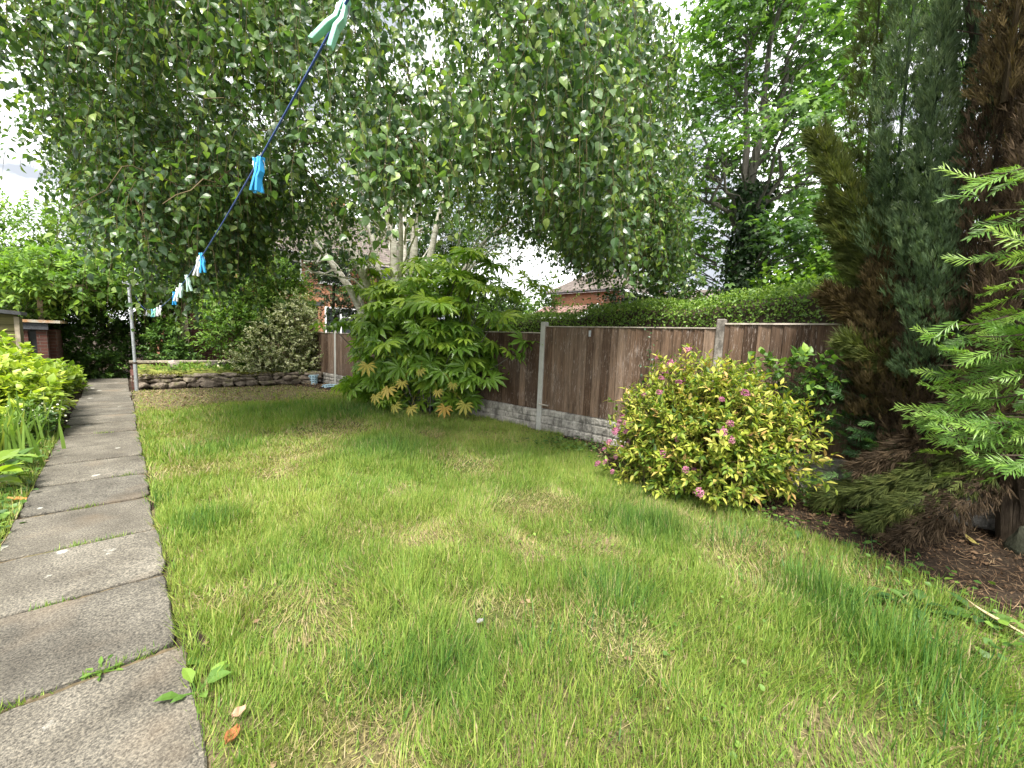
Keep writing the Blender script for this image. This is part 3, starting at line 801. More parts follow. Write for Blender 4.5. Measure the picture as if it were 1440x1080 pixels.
# low ground cover of small round leaves at the edge of the bed
g = Geo()
for cx, cy, rx, ry, n in ((4.55, 3.4, .5, .7, 700), (4.1, 1.3, .25, 1.0, 260), (3.8, -.1, .3, .5, 70), (4.4, 6.9, .35, 1.1, 320), (3.3, -.5, .3, .25, 90), (-.72, 4.6, .1, 1.2, 320), (-.75, 6.6, .13, 1.2, 300), (4.9, .6, .3, .5, 260)):
    P = np.c_[rng.normal(cx, rx * .5, n), rng.normal(cy, ry * .5, n), rng.uniform(.02, .085, n)]
    a = rng.uniform(0, 6.28, n)
    g.scatter(T_ROUND, P, np.c_[np.cos(a), np.sin(a), rng.normal(.2, .3, n)], np.c_[rng.normal(0, .4, (n, 2)), np.ones(n)], rng.uniform(.02, .055, n), rng.uniform(0, .9, n))
n = 2600; P = np.c_[rng.uniform(.2, 4.2, n), rng.uniform(-.3, 8, n)]
P = P[inside(lawn_poly, P) & (vnoise(P, 1.9, 55) > .68)]; n = len(P); a = rng.uniform(0, 6.28, n)
g.scatter(T_ROUND, np.c_[P, rng.uniform(.02, .06, n)], np.c_[np.cos(a), np.sin(a), rng.normal(.1, .25, n)], np.c_[rng.normal(0, .35, (n, 2)), np.ones(n)], rng.uniform(.014, .032, n), rng.uniform(.3, 1, n))
kind(g.obj('ground_cover_leaves', M['green']), 'stuff')

# ================================================================== THE FENCE
FA = (5.05, 4.43); FRZ = math.atan2(.99654, -.08305)
def FW(s, off=0.0, z=0.0):          # fence coordinates -> world
    return (FA[0] - .08305 * s - .99654 * off, FA[1] + .99654 * s - .08305 * off, z)
fence = thing('fence', 'brown weathered board fence between concrete posts along the right side of the lawn', 'fence', (FA[0], FA[1], 0), FRZ)
posts = [(-8.0, 1.87, 'conc_old'), (-5.34, 1.87, 'conc_old'), (-2.67, 1.855, 'conc_old'), (0, 1.82, 'conc_post'), (2.44, 1.70, 'conc_post'), (4.88, 1.64, 'conc_post'), (7.32, 1.575, 'conc_post'), (9.76, 1.57, 'conc_post'), (12.2, 1.57, 'conc_post')]
tops = [1.79, 1.79, 1.735, 1.63, 1.56, 1.495, 1.495, 1.495]
lean = [0, 0, .01, .006, 0, 0, 0, 0, 0]
for (s_, h, mt), ln in zip(posts, lean):
    g = Geo()
    g.box((s_ - .05, -.055, -.1), (s_ + .05, .055, h), taper=.94)
    g.obj('concrete_post', M[mt], fence, bevel=.012)
def rock_board(s0, s1, ztop, seed):
    rg = np.random.default_rng(seed)
    nx = int((s1 - s0) / .0125); nz = max(6, int(ztop / .0125))
    X = np.linspace(s0, s1, nx); Z = np.linspace(-.02, ztop, nz)
    Hh = np.zeros((nx, nz))
    rows = np.linspace(0, ztop - .01, 4)
    rows[1:3] += rg.normal(0, .008, 2)
    edge = np.full((nx, nz), .0)
    for r in range(3):
        x = s0 - rg.uniform(0, .2)
        zz = (Z >= rows[r]) & (Z < rows[r + 1])
        dz = np.minimum(Z - rows[r], rows[r + 1] - Z)
        while x < s1:
            w = rg.uniform(.14, .34); m = (X >= x) & (X < x + w)
            dx = np.minimum(X - x, x + w - X)
            d = np.minimum(dx[:, None], dz[None, :])
            dome = np.clip(d / .022, 0, 1) ** .6 * rg.uniform(.018, .034) + rg.normal(0, .06) * (X - x - w / 2)[:, None] * .3
            msk = m[:, None] & zz[None, :]
            Hh = np.where(msk, dome, Hh); x += w
    q = rg.normal(0, 1, (nx, nz))
    for _ in range(2): q = (q + np.roll(q, 1, 0) + np.roll(q, -1, 0) + np.roll(q, 1, 1) + np.roll(q, -1, 1)) / 5
    Hh = Hh + q * .008
    V = np.stack([np.broadcast_to(X[:, None], Hh.shape), .022 + Hh, np.broadcast_to(Z[None, :], Hh.shape)], -1)
    return V
rb = np.random.default_rng(77)
for k in range(len(posts) - 1):
    s0, s1 = posts[k][0] + .052, posts[k + 1][0] - .052
    zb = [.40, .40, .385, .36, .34, .32, .32, .32][k]
    g = Geo()
    g.box((s0, -.03, -.05), (s1, .02, zb - .004))
    V = rock_board(s0, s1, zb, 100 + k)
    g.grid(V[:, ::-1])
    n_ = V.shape[0]
    capV = np.stack([V[:, -1], V[:, -1] * np.array([1, 0, 1]) + np.array([0, .0, 0])], 1)
    g.grid(capV)
    g.obj('gravel_board', M['gravel_board'], fence, smooth=False)
    g = Geo()
    x = s0; zt = tops[k]
    bt = rb.uniform(.2, .8)
    while x < s1 - .02:
        w = rb.uniform(.112, .15)
        x1 = min(x + w, s1)
        t0, t1 = .003, .022
        tilt = rb.normal(0, .003)
        e = .022
        zz = zt - rb.uniform(0, .006); z0 = zb + .002 + abs(rb.normal(0, .004))
        vs = []
        for z_, dx in ((z0, 0), ((z0 + zz) / 2, rb.normal(0, .0025)), (zz, tilt)):
            vs += [(x - .012 + dx, e, z_), (x1 + dx, e, z_), (x1 + dx, e + t1, z_), (x - .012 + dx, e + t0, z_)]
        f = []
        for q in (0, 4):
            f += [(q + 0, q + 4, q + 5, q + 1), (q + 1, q + 5, q + 6, q + 2), (q + 2, q + 6, q + 7, q + 3), (q + 3, q + 7, q + 4, q + 0)]
        f += [(0, 1, 2, 3), (11, 10, 9, 8)]
        g.faces(np.array(vs), f, np.clip(rb.normal(bt, .34), 0, 1))
        x = x1
    for zr in (zb + .12, zt - .22):
        g.box((s0, -.03, zr), (s1, .0205, zr + .05), .4)
    panel = g.obj('fence_panel', M['board'], fence)
    g = Geo()
    g.box((s0, .004, zt + .001), (s1, .052, zt + .016), jit=.001)
    g.obj('capping_rail', M['rail'], panel)
# small hooks and the hinge plate left on the boards
g = Geo(); g.box((-.9, .042, 1.60), (-.865, .05, 1.69)); g.obj('metal_clip', M['steel'], fence)
g = Geo(); g.tube([(-.005, .06, .455), (-.2, .075, .455)], .012, 6); g.obj('rail_stub', M['rail'], fence)

# ================================================================== RAISED BED at the back of the lawn
def rock(c, r, seed, mat, name, parent=None, flat=.7):
    rg = np.random.default_rng(seed)
    import bmesh
    bm = bmesh.new(); bmesh.ops.create_icosphere(bm, subdivisions=3, radius=1)
    dirs = unit(rg.normal(size=(14, 3))); am = rg.uniform(.55, .98, 14)
    for v in bm.verts:
        u = np.array(v.co); u /= np.linalg.norm(u)
        k = 1.0
        for d, a in zip(dirs, am):
            q = u @ d
            if q > 0: k = min(k, a / q)
        k += rg.normal(0, .015)
        v.co = Vector((u[0] * r[0] * k, u[1] * r[1] * k, u[2] * r[2] * k))
    me = bpy.data.meshes.new(name); bm.to_mesh(me); bm.free(); me.materials.append(mat)
    o = bpy.data.objects.new(name, me); COL.objects.link(o); o.location = c
    if parent: o.parent = parent
    return o
wall = thing('stone_wall', 'low mossy stone edging wall across the back of the lawn', 'wall', (.3, 12.72, 0), math.atan2(-.42, 3.65))
g = Geo(); rg = np.random.default_rng(3)
for row in range(3):
    x = -.05 - rg.uniform(0, .1)
    while x < 3.75:
        w = rg.uniform(.18, .46) if row < 2 else rg.uniform(.25, .6)
        hh = [.15, .13, .10][row]; z = [0, .125, .24][row]
        ro = rock((0, 0, 0), (w * .62, .19, hh * .68), int(rg.integers(1, 9999)), M['sandstone'], 'stone_tmp')
        vs = np.array([tuple(v.co) for v in ro.data.vertices]); fs = [tuple(p.vertices) for p in ro.data.polygons]
        me_ = ro.data; bpy.data.objects.remove(ro); bpy.data.meshes.remove(me_)
        vs = np.sign(vs) * np.abs(vs / np.array([w * .62, .19, hh * .68])) ** .8 * np.array([w * .62, .19, hh * .68])
        g.faces(vs + np.array([x + w / 2, .14 + rg.normal(0, .025) + .03 * row, z + hh / 2]), fs, rg.random()); x += w * .97
g.obj('stonework', M['sandstone'], wall)
g = Geo(); n = 2600; P = np.c_[rng.uniform(0, 3.7, n), rng.normal(.12, .1, n), .33 + rng.normal(0, .018, n)]
P[:, 2] -= np.clip(.02 - P[:, 1], 0, 1) * .9
k = vnoise(P[:, :2] * 1.0 + 5, 3.1, 17) > .42
g.scatter(T_SMALL, P[k], unit(rdir(k.sum()) * np.array([1, 1, .4]) + np.array([0, -.3, .3])), unit(rng.normal(0, .4, (k.sum(), 3)) + np.array([0, -.2, 1])), rng.uniform(.02, .06, k.sum()), rng.uniform(0, .8, k.sum()))
g.obj('moss', leaf_mat('cushion_moss', [(0, (.06, .065, .015)), (.5, (.15, .15, .03)), (1, (.25, .22, .06))], .8, .1, .1), wall)
nx, ny = 70, 22
X, Y = np.meshgrid(np.linspace(.29, 4.15, nx), np.linspace(0, 1, ny), indexing='ij')
Yw = (12.80 - .115 * (X - .3)) * (1 - Y) + 14.52 * Y
q = rng.normal(0, 1, X.shape)
for _ in range(3): q = (q + np.roll(q, 1, 0) + np.roll(q, -1, 0) + np.roll(q, 1, 1) + np.roll(q, -1, 1)) / 5
Z = .31 + .12 * Y + q * .09 + .03 * np.sin(X * 4) * Y
g = Geo(); g.grid(np.stack([X, Yw, Z], -1)); kind(g.obj('raised_bed_soil', M['moss'], smooth=True), 'structure')
cw = thing('retaining_wall', 'dark brick retaining wall with pale coping behind the raised bed', 'wall', (.2, 14.5, 0))
g = Geo(); g.box((0, 0, 0), (4.2, .2, .5)); g.box((-.02, -1.75, 0), (.075, -.02, .34)); g.obj('brickwork', M['brick_dark'], cw)
g = Geo(); x = -.03
while x < 4.2:
    g.box((x + .004, -.03, .502), (x + .55, .24, .555), jit=.003); x += .558
g.obj('coping', M['coping'], cw, bevel=.008)
for (c, r, sd, lb) in (((1.02, 14.0, .47), (.16, .13, .14), 5, 'pale pointed rock on the mossy raised bed beside the pole'), ((1.95, 14.1, .47), (.26, .15, .14), 8, 'long pinkish rock in the middle of the raised bed'), ((2.75, 14.05, .46), (.15, .12, .13), 12, 'small reddish rock on the raised bed close to the variegated bush')):
    tag(rock(c, r, sd, M['palestone'], 'rock'), lb, 'rock', 'rocks on the raised bed')
g = Geo(); shrub_crown(g, (1.7, 13.6, .40), (1.5, .75, .10), 420, 7, T_SMALL, .05, .09, .9, .2, .4, zmin=.38)
shrub_crown(g, (2.6, 13.7, .46), (.35, .3, .16), 90, 7, T_SMALL, .07, .12, .9, .2, .4, zmin=.38)
kind(g.obj('bed_weeds', M['lush']), 'stuff')

# ================================================================== LINE POLE, CLOTHES LINE, PEGS
pole = thing('washing_line_pole', 'grey galvanised washing line pole at the corner of the stone wall', 'pole', (.25, 12.45, 0))
g = Geo(); g.tube([(0, 0, -.1), (-.005, 0, .66)], .036, 14); g.tube([(-.005, 0, .64), (-.028, 0, 2.44)], .029, 14); g.obj('tube', M['steel'], pole, smooth=False)
g = Geo(); g.tube([(-.005, 0, .63), (-.005, 0, .665)], .042, 14); g.obj('collar', M['darktwig'], pole)
g = Geo(); g.tube([(-.028, 0, 2.43), (-.028, 0, 2.455)], .036, 12); g.obj('cap', M['steel'], pole)
g = Geo(); g.tube([(-.13, 0, 2.405), (.13, 0, 2.405)], .008, 6); g.tube([(.125, 0, 2.40), (.125, 0, 2.45)], .008, 6); g.tube([(-.125, 0, 2.40), (-.125, 0, 2.45)], .008, 6); g.obj('hook_bar', M['steel'], pole)
M['line'] = plain_mat("blue_line", (0.035, 0.085, 0.30), 0.55, 0.4)
LX = .262
def line_z(y):
    ys = [-2.2, .0, .66, 1.22, 1.97, 3.5, 5.2, 6.8, 9.5, 12.45]; zs = [2.6, 2.11, 1.975, 1.885, 1.80, 1.69, 1.655, 1.70, 1.94, 2.415]
    c = np.polyfit(ys, zs, 4); return np.polyval(c, y)
g = Geo(); ly = np.concatenate([np.linspace(-2.2, 2.5, 60), np.linspace(2.6, 12.45, 60)]); lz = line_z(ly)
g.tube(np.c_[np.full(len(ly), LX), ly, lz], .0021, 6)
tag(g.obj('clothes_line', M['line'], smooth=True), 'blue plastic clothes line sagging from the pole towards the viewer', 'clothes line')
def peg_mat(n, c): return plain_mat("peg_" + n, c, 0.35, 0.5)
PM = {'mint': peg_mat('mint', (.22, .50, .36)), 'blue': peg_mat('blue', (.02, .25, .52)), 'white': peg_mat('white', (.55, .57, .58)), 'aqua': peg_mat('aqua', (.13, .42, .5)), 'pale': peg_mat('pale', (.38, .54, .48))}
def peg_proto(col, k=1.0):
    meshes = []
    for sgn in (-1, 1):
        g = Geo()
        # prong: jaw at the top, spring seat, long finger grip below (y = thickness of the peg)
        prof = [(.014, .004, .0052), (.004, .0028, .0058), (-.008, .0040, .0058), (-.020, .0048, .0062), (-.034, .0105, .0066), (-.056, .0185, .0056), (-.066, .0225, .0046)]
        V = []
        for z, off, w in prof:
            th = .0021 if z > -.01 else .0026
            for a, b in ((-1, -1), (1, -1), (1, 1), (-1, 1)):
                V.append((sgn * (off * (k if z < -.02 else 1) + a * th * 1.3), b * w * 1.15, z))
        f = [(0, 1, 2, 3), (27, 26, 25, 24)]
        for i in range(6):
            for j in range(4):
                k = (j + 1) % 4
                f.append((i * 4 + j, (i + 1) * 4 + j, (i + 1) * 4 + k, i * 4 + k))
        g.faces(V, f)
        meshes.append(g.mesh('prong', PM[col]))
    return meshes
gs = Geo(); th_ = np.linspace(0, 6 * math.pi, 40)
gs.tube(np.c_[np.cos(th_) * .0052, np.linspace(-.006, .006, 40), np.sin(th_) * .0052 - .014], .0011, 5)
gs.tube([(.0052, .006, -.014), (.0075, .005, -.002), (.0062, 0, .007)], .0011, 5); gs.tube([(-.0052, -.006, -.014), (-.0075, -.005, -.002), (-.0062, 0, .007)], .0011, 5)
spring_me = gs.mesh('spring', plain_mat('spring_wire', (.55, .55, .55), .3, .5, .9))
protos = {k: peg_proto(k, {'mint': 1.25, 'blue': .72, 'white': .72}.get(k, .8)) for k in PM}
def peg(y, col, label, rz, tilt, roll=0.0, drop=0.0, size=1.0):
    r = thing('clothes_peg', label, 'peg', (LX, y, line_z(y) - drop), 0, 'plastic pegs on the clothes line')
    r.rotation_euler = (R(tilt), R(roll), R(rz)); r.scale = (size,) * 3
    for me in protos[col]:
        o = bpy.data.objects.new('prong', me); COL.objects.link(o); o.parent = r
        bv = o.modifiers.new('bevel', 'BEVEL'); bv.width = .001; bv.segments = 2
    o = bpy.data.objects.new('spring', spring_me); COL.objects.link(o); o.parent = r
    return r
peg(.655, 'mint', 'large mint green peg nearest the viewer at the top of the line', -38, -6, 16, 0, .98)
peg(.585, 'blue', 'blue peg mostly cut off by the top edge of the picture', -30, -10, 14, -.02)
peg(1.185, 'blue', 'blue peg of the overlapping pair, the higher one with its legs splayed to the right', -28, 5, -8)
peg(1.15, 'blue', 'blue peg of the overlapping pair, the lower one hanging straight', -60, -4, 6, .012)
peg(2.20, 'white', 'white peg hanging beside a blue peg halfway along the line', -30, 6, 8, 0)
peg(2.12, 'blue', 'blue peg hanging against a white peg halfway along the line', -28, -4, -10, 0)
peg(2.62, 'pale', 'single pale green peg between the white and blue pair and the next bunch', -34, 5, -12, 0)
peg(2.90, 'pale', 'pale green peg, topmost of the bunch of three', -40, -3, 2)
peg(3.08, 'white', 'white peg in the middle of the bunch of three', -30, -3, 4)
peg(3.28, 'blue', 'blue peg, lowest of the bunch of three', -36, 3, -3)
for y_, c_, rz_, lb in ((4.45, 'white', -20, 'white peg at the viewer end of the row of six near the pole'), (4.78, 'white', -60, 'white peg next to the mint one in the row of six near the pole'), (5.12, 'mint', -30, 'mint green peg in the row of six near the pole'), (5.55, 'aqua', -50, 'aqua peg in the row of six near the pole'), (6.0, 'pale', -25, 'pale green peg beside the aqua one near the pole'), (6.5, 'white', -45, 'white peg closest to the grey pole')):
    peg(y_, c_, lb, rz_, random.uniform(-4, 4), random.uniform(-6, 6))
# ================================================================== BUILDINGS
def house(name, label, loc, size, eave, ridge, axis='x', wallm='brick', roofm='roof', hip=0.0, over=.35):
    """two-slope roof on four walls; axis = direction of the ridge; hip = how far the ridge ends are pulled in"""
    h = thing(name, label, 'house' if name.endswith('house') else 'building', loc)
    sx, sy = size
    g = Geo(); g.box((0, 0, -.1), (sx, sy, eave)); 
    if hip == 0:
        if axis == 'x':
            for x in (0.0, sx):
                g.faces([(x, 0, eave), (x, sy, eave), (x, sy / 2, ridge - .05)], [(0, 1, 2)])
        else:
            for y in (0.0, sy):
                g.faces([(0, y, eave), (sx, y, eave), (sx / 2, y, ridge - .05)], [(0, 1, 2)])
    g.obj('wall', M[wallm], h)
    o = over; t = .09
    g = Geo()
    if axis == 'x':
        sl = (ridge - eave) / (sy / 2); ez = eave - sl * o
        a = [(-o, -o, ez), (sx + o, -o, ez), (sx + o - hip - (o if hip else 0), sy / 2, ridge), (-o + hip + (o if hip else 0), sy / 2, ridge), (-o, sy + o, ez), (sx + o, sy + o, ez)]
    else:
        sl = (ridge - eave) / (sx / 2); ez = eave - sl * o
        a = [(-o, sy + o, ez), (-o, -o, ez), (sx / 2, -o + hip + (o if hip else 0), ridge), (sx / 2, sy + o - hip - (o if hip else 0), ridge), (sx + o, sy + o, ez), (sx + o, -o, ez)]
    up = np.array(a, float) + np.array([0, 0, t]); dn = np.array(a, float)
    V = np.concatenate([up, dn])
    F = [(0, 1, 2, 3), (3, 2, 5, 4), (0, 3, 4), (1, 5, 2)]
    if not hip: F = F[:2]
    F2 = [tuple(i + 6 for i in f[::-1]) for f in F]
    E = [(0, 6, 7, 1), (4, 5, 11, 10)] + [(0, 3, 9, 6), (3, 4, 10, 9), (1, 7, 8, 2), (2, 8, 11, 5)] if not hip else [(0, 6, 7, 1), (4, 5, 11, 10), (0, 4, 10, 6), (1, 7, 11, 5)]
    g.faces(V, F + F2 + E)
    rf = g.obj('roof', M[roofm], h)
    return h, rf
def window(parent, c, w, h, face, lights=2, depth=.05):
    """white frame standing a little proud of the wall, with dark panes; face 'y-' or 'x-'"""
    fr = Geo(); gl = Geo(); f = .07
    def bx(gg, u0, u1, z0, z1, d0, d1):
        if face == 'y-': gg.box((c[0] + u0, c[1] - d1, c[2] + z0), (c[0] + u1, c[1] - d0, c[2] + z1))
        else: gg.box((c[0] - d1, c[1] + u0, c[2] + z0), (c[0] - d0, c[1] + u1, c[2] + z1))
    bx(fr, 0, w, 0, f, .002, depth); bx(fr, 0, w, h - f, h, .002, depth)
    for i in range(lights + 1):
        u = (w - f) * i / lights
        bx(fr, u, u + f, f + .001, h - f - .001, .002, depth - .003)
    if lights > 1: bx(fr, (w - f) / lights + f + .001, (w - f) - .001 if lights == 2 else 2 * (w - f) / lights - .001, h * .66, h * .66 + f * .8, .002, depth - .006)
    o = fr.obj('window', M['white'], parent)
    bx(gl, f * .5, w - f * .5, f * .5, h - f * .5, .001, .015)
    gl.obj('pane', M['glass'], o)
    g = Geo(); bx(g, -.06, w + .06, -.07, -.004, .002, .11); g.obj('sill', M['white'], o)
    return o
hb, rf = house('brick_house', 'orange brick house with white windows and brown tiled roof behind the birch', (1.2, 22, 0), (11.5, 8), 5.45, 8.7)
for x, z, w, h, n in ((1.0, 4.05, 1.55, 1.3, 2), (4.35, 4.05, 1.1, 1.3, 2), (6.35, 4.05, 1.5, 1.3, 3), (6.55, 1.35, 2.4, 1.5, 3), (9.4, 4.05, 1.1, 1.3, 2), (2.2, 1.2, 1.5, 1.4, 2)):
    window(hb, (x, 0, z), w, h, 'y-', n)
g = Geo(); g.box((-.35, -.42, 5.14), (11.85, -.36, 5.32)); g.box((-.35, -.355, 5.16), (11.85, -.02, 5.2)); g.obj('fascia', M['white'], hb)
g = Geo(); g.tube([(-.4, -.48, 5.25), (11.9, -.48, 5.25)], .055, 8); g.tube([(4.0, -.07, 5.2), (4.0, -.07, .1)], .04, 8); g.obj('gutter', M['black'], hb)
g = Geo(); g.box((8.2, 3.6, 8.3), (9.1, 4.4, 9.6)); g.obj('chimney', M['brick'], rf)

oh = thing('brick_outhouse', 'dark red brick outhouse in the shade behind the pergola', 'outbuilding', (1.2, 17.2, 0))
g = Geo(); g.box((0, 0, -.05), (4.6, 2.4, 2.55)); g.obj('wall', M['brick_dark'], oh)
g = Geo(); g.box((-.15, -.2, 2.552), (4.75, 2.6, 2.7)); g.obj('roof', M['felt'], oh)

rh, rf = house('brick_house', 'brick house with hipped tile roof and blank side wall seen over the hedge', (25, 15.3, 0), (8, 6.0), 5.55, 7.6, 'x', hip=2.9)
rh['label'] = 'orange brick house with a hipped tile roof and blank side wall seen over the hedge'
g = Geo(); g.box((-.42, -.42, 5.17), (-.36, 6.42, 5.31)); g.box((-.355, -.42, 5.17), (8.4, -.36, 5.31)); g.obj('fascia', M['white'], rh)
g = Geo(); g.tube([(-.47, -.45, 5.27), (-.47, 6.45, 5.27)], .055, 8); g.obj('gutter', M['black'], rh)
window(rh, (1.3, 0, 3.9), 1.4, 1.1, 'y-', 2)
gr, rf = house('garage', 'low brick garage with red tiled gable roof and white barge boards beside the hipped house', (20.3, 14.9, 0), (3.0, 4.2), 3.12, 3.85, 'y', 'brick', 'roof_red', over=.12)
gr['category'] = 'garage'
g = Geo()
for sg in (-1, 1):
    x0, x1 = 1.5, 1.5 + sg * 1.66
    for y_ in (4.33, -.16):
        v = [(x0, y_, 3.80), (x0, y_, 4.02), (x1, y_, 3.20), (x1, y_, 2.98)]
        v2 = [(a, b + .035, c) for a, b, c in v]
        g.faces(v + v2, [(0, 1, 2, 3), (7, 6, 5, 4), (0, 4, 5, 1), (1, 5, 6, 2), (2, 6, 7, 3), (3, 7, 4, 0)])
g.box((-.2, -.1, 2.97), (-.135, 4.3, 3.12)); g.obj('barge_board', M['white'], gr)
for (lc, sz, ev, rd, lb) in (((42, 15.0, 0), (8, 7.5), 5.2, 7.7, 'far brick house with tiled roof glimpsed left of the ivy covered trunk'), ((44, 6.0, 0), (8, 6), 4.9, 7.2, 'far brick house with tiled roof glimpsed right of the ivy covered trunk')):
    hh, rf = house('brick_house', lb, lc, sz, ev, rd, 'y')
    g = Geo(); g.box((2.2, sz[1] - 1.1, rd - .9), (2.9, sz[1] - .3, rd + .8)); g.obj('chimney', M['brick'], rf)
    window(hh, (0, sz[1] * .4, ev - 1.8), 1.3, 1.2, 'x-', 2)
hl, rf = house('brick_house', 'distant house whose pale tiled roof shows just above the brick store', (-9.5, 24, 0), (7.2, 6), 1.62, 3.4, 'x')

sh = thing('timber_shed', 'green stained timber shed at the left edge of the picture', 'shed', (-3.6, 11.0, 0))
g = Geo(); z = .05; k = 0
while z < 1.55:
    g.faces([(0, -.012, z), (2.37, -.012, z), (2.37, .0, z + .118), (0, 0, z + .118), (0, -.026, z), (2.37, -.026, z), (2.37, -.012, z + .118), (0, -.012, z + .118)],
            [(4, 5, 6, 7), (0, 1, 5, 4), (1, 2, 6, 5), (3, 7, 6, 2), (0, 4, 7, 3)], rng.random())
    z += .115
g.box((.001, .002, .0), (2.368, .5, 1.56), .4)
g.obj('wall', M['shed'], sh)
g = Geo(); g.box((2.33, -.034, .02), (2.385, .02, 1.56)); g.obj('corner_post', M['timber'], sh)
g = Geo(); g.faces([(-.1, -.12, 1.84), (2.42, -.12, 1.59), (2.42, .6, 1.59), (-.1, .6, 1.84), (-.1, -.12, 1.90), (2.42, -.12, 1.65), (2.42, .6, 1.65), (-.1, .6, 1.90)], [(3, 2, 1, 0), (4, 5, 6, 7), (0, 1, 5, 4), (1, 2, 6, 5), (2, 3, 7, 6), (3, 0, 4, 7)])
g.faces([(0, -.02, 1.55), (2.37, -.02, 1.55), (2.37, -.02, 1.60), (0, -.02, 1.82)], [(0, 1, 2, 3)])
g.obj('roof', M['felt'], sh)
st = thing('brick_store', 'small red brick store with dark fascia and lichen covered flat roof', 'outbuilding', (-2.4, 14.0, 0))
g = Geo(); g.box((0, 0, -.05), (.96, .3, 1.30)); g.box((1.08, .001, -.05), (1.24, .3, 1.30)); g.box((0, .301, -.05), (1.36, 1.7, 1.31)); g.obj('wall', M['brick_dark'], st)
g = Geo(); g.box((.961, .06, 0), (1.079, .25, 1.29)); g.obj('door', M['black'], st)
g = Geo(); g.box((.82, -.03, .0), (.845, .0, 1.3)); g.obj('drain_pipe', M['white'], st)
g = Geo(); g.box((-.08, -.06, 1.312), (1.27, .05, 1.46)); g.obj('fascia', M['felt'], st)
g = Geo(); g.box((-.15, -.1, 1.464), (1.46, 1.8, 1.53), jit=.004); g.obj('roof', M['lichen_roof'], st)

# ================================================================== PERGOLA AND CLIMBERS at the end of the path
pg = thing('pergola', 'old grey timber pergola buried under climbers at the end of the path', 'pergola', (0, 15.5, 0))
for x, y_ in ((1.47, 0), (-1.35, 0), (1.47, 1.3), (-1.35, 1.3)):
    g = Geo(); g.box((x - .05, y_ - .05, 0), (x + .05, y_ + .05, 2.35), jit=.006); g.obj('post', M['timber'], pg, bevel=.006)
g = Geo(); g.box((-1.7, -.03, 2.352), (2.1, .03, 2.48)); g.box((-1.7, 1.27, 2.352), (2.1, 1.33, 2.48)); g.obj('beam', M['timber'], pg)
w = thing('climbing_shrub', 'bright green leafy climber heaped over the top of the pergola', 'climber', (0, 15.6, 0))
g = Geo()
for c, r, n in (((.3, .3, 2.85), (1.3, .75, .55), 330), ((1.5, .1, 3.0), (1.0, .7, .6), 300), ((-.9, .0, 2.6), (1.0, .8, .55), 280), ((2.0, .2, 2.65), (.6, .6, .35), 130), ((.6, .1, 2.45), (.9, .5, .35), 130), ((-1.7, .2, 2.3), (.7, .8, .7), 170)):
    shrub_crown(g, c, r, n, 11, T_LANCE, .16, .42, .25, .4, .55, 14, .5, tone=(.1, 1), twig_mat=1, droop=.35)
g.obj('crown', [M['lush'], M['twig']], w)
g = Geo()
for x, y_ in ((1.35, .05), (-1.25, .05), (.9, .25), (-.5, .6)):
    limb(g, (x, y_, 0), (x + rng.normal(0, .3), y_, 2.6), .035, .02, 9, .08, 6)
g.obj('stem', M['bark'], w)
iv = thing('ivy', 'dark ivy and evergreen growth closing off the end of the path', 'ivy', (0, 16.2, 0))
g = Geo()
for c, r, n in (((-.5, .0, .9), (.85, .5, 1.1), 420), ((.9, .1, 1.1), (.75, .4, 1.1), 360), ((-1.2, -.2, 1.6), (.7, .6, 1.0), 300), ((-.4, -.55, .35), (.5, .25, .45), 160), ((-1.9, .2, 1.4), (.9, .7, 1.3), 320), ((.1, .5, 1.6), (1.5, .3, .8), 300), ((-.6, 1.2, 1.7), (1.8, .3, 1.4), 620), ((.3, .3, 2.0), (1.0, .35, .6), 260)):
    shrub_crown(g, c, r, n, 10, T_OVAL, .085, .26, .3, .45, .5, 16, .5, tone=(0, .6), twig_mat=1)
g.obj('foliage', [M['green'], M['darktwig']], iv)
iv2 = thing('shrub', 'leafy green shrub rising in front of the pergola post on the raised bed side', 'shrub', (.95, 15.1, 0))
g = Geo()
for c, r, n in (((0, 0, .95), (.36, .25, .75), 190), ((.35, .1, .65), (.3, .2, .45), 100)):
    shrub_crown(g, c, r, n, 10, T_LANCE, .11, .28, .3, .3, .5, 14, .4, tone=(0, .75), twig_mat=1, droop=.2)
g.obj('foliage', [M['green'], M['darktwig']], iv2)

def blob_tree(name, label, loc, clumps, mat, size, twigs, per, trunk=None, tmpl=T_OVAL, tl=.5, tone=(0, 1), cat='tree', group=None, trunkmat='bark', inner=.35):
    t = thing(name, label, cat, loc, 0, group)
    g = Geo()
    for c, r in clumps:
        shrub_crown(g, c, r, twigs, per, tmpl, size, tl, .25, inner, .55, 18, .5, tone=tone, twig_mat=1, droop=.15)
    g.obj('crown', [M[mat], M['darktwig']], t)
    g = Geo()
    if trunk:
        for a, b, r0, r1 in trunk: limb(g, a, b, r0, r1, 8, .05, 8)
        g.obj('trunk', M[trunkmat], t)
    return t
blob_tree('ash_tree', 'pale green tree rising beyond the pergola against the sky at the left', (-2.2, 25, 0), [((0, 0, 4.6), (1.7, 1.6, 1.9)), ((-1.6, .2, 4.0), (1.4, 1.3, 1.5)), ((1.5, .3, 4.6), (1.3, 1.3, 1.6)), ((.4, 0, 3.0), (2.0, 1.5, 1.2))], 'lush', .20, 260, 11, [((0, 0, 0), (.1, 0, 4), .16, .07)], T_LANCE, .7, (.2, 1))
blob_tree('round_tree', 'dense evergreen tree behind the fence between the birch and the gap of sky', (6.9, 8.5, 0), [((0, 0, 2.6), (1.1, 1.0, 1.2)), ((-.6, .6, 3.4), (1.1, 1.0, 1.1)), ((-.9, .9, 4.3), (.9, .9, .9)), ((.5, -.3, 1.9), (.8, .7, .7))], 'green', .075, 330, 12, [((0, 0, 0), (-.2, .2, 3), .1, .05)], T_OVAL, .32, (0, .75))
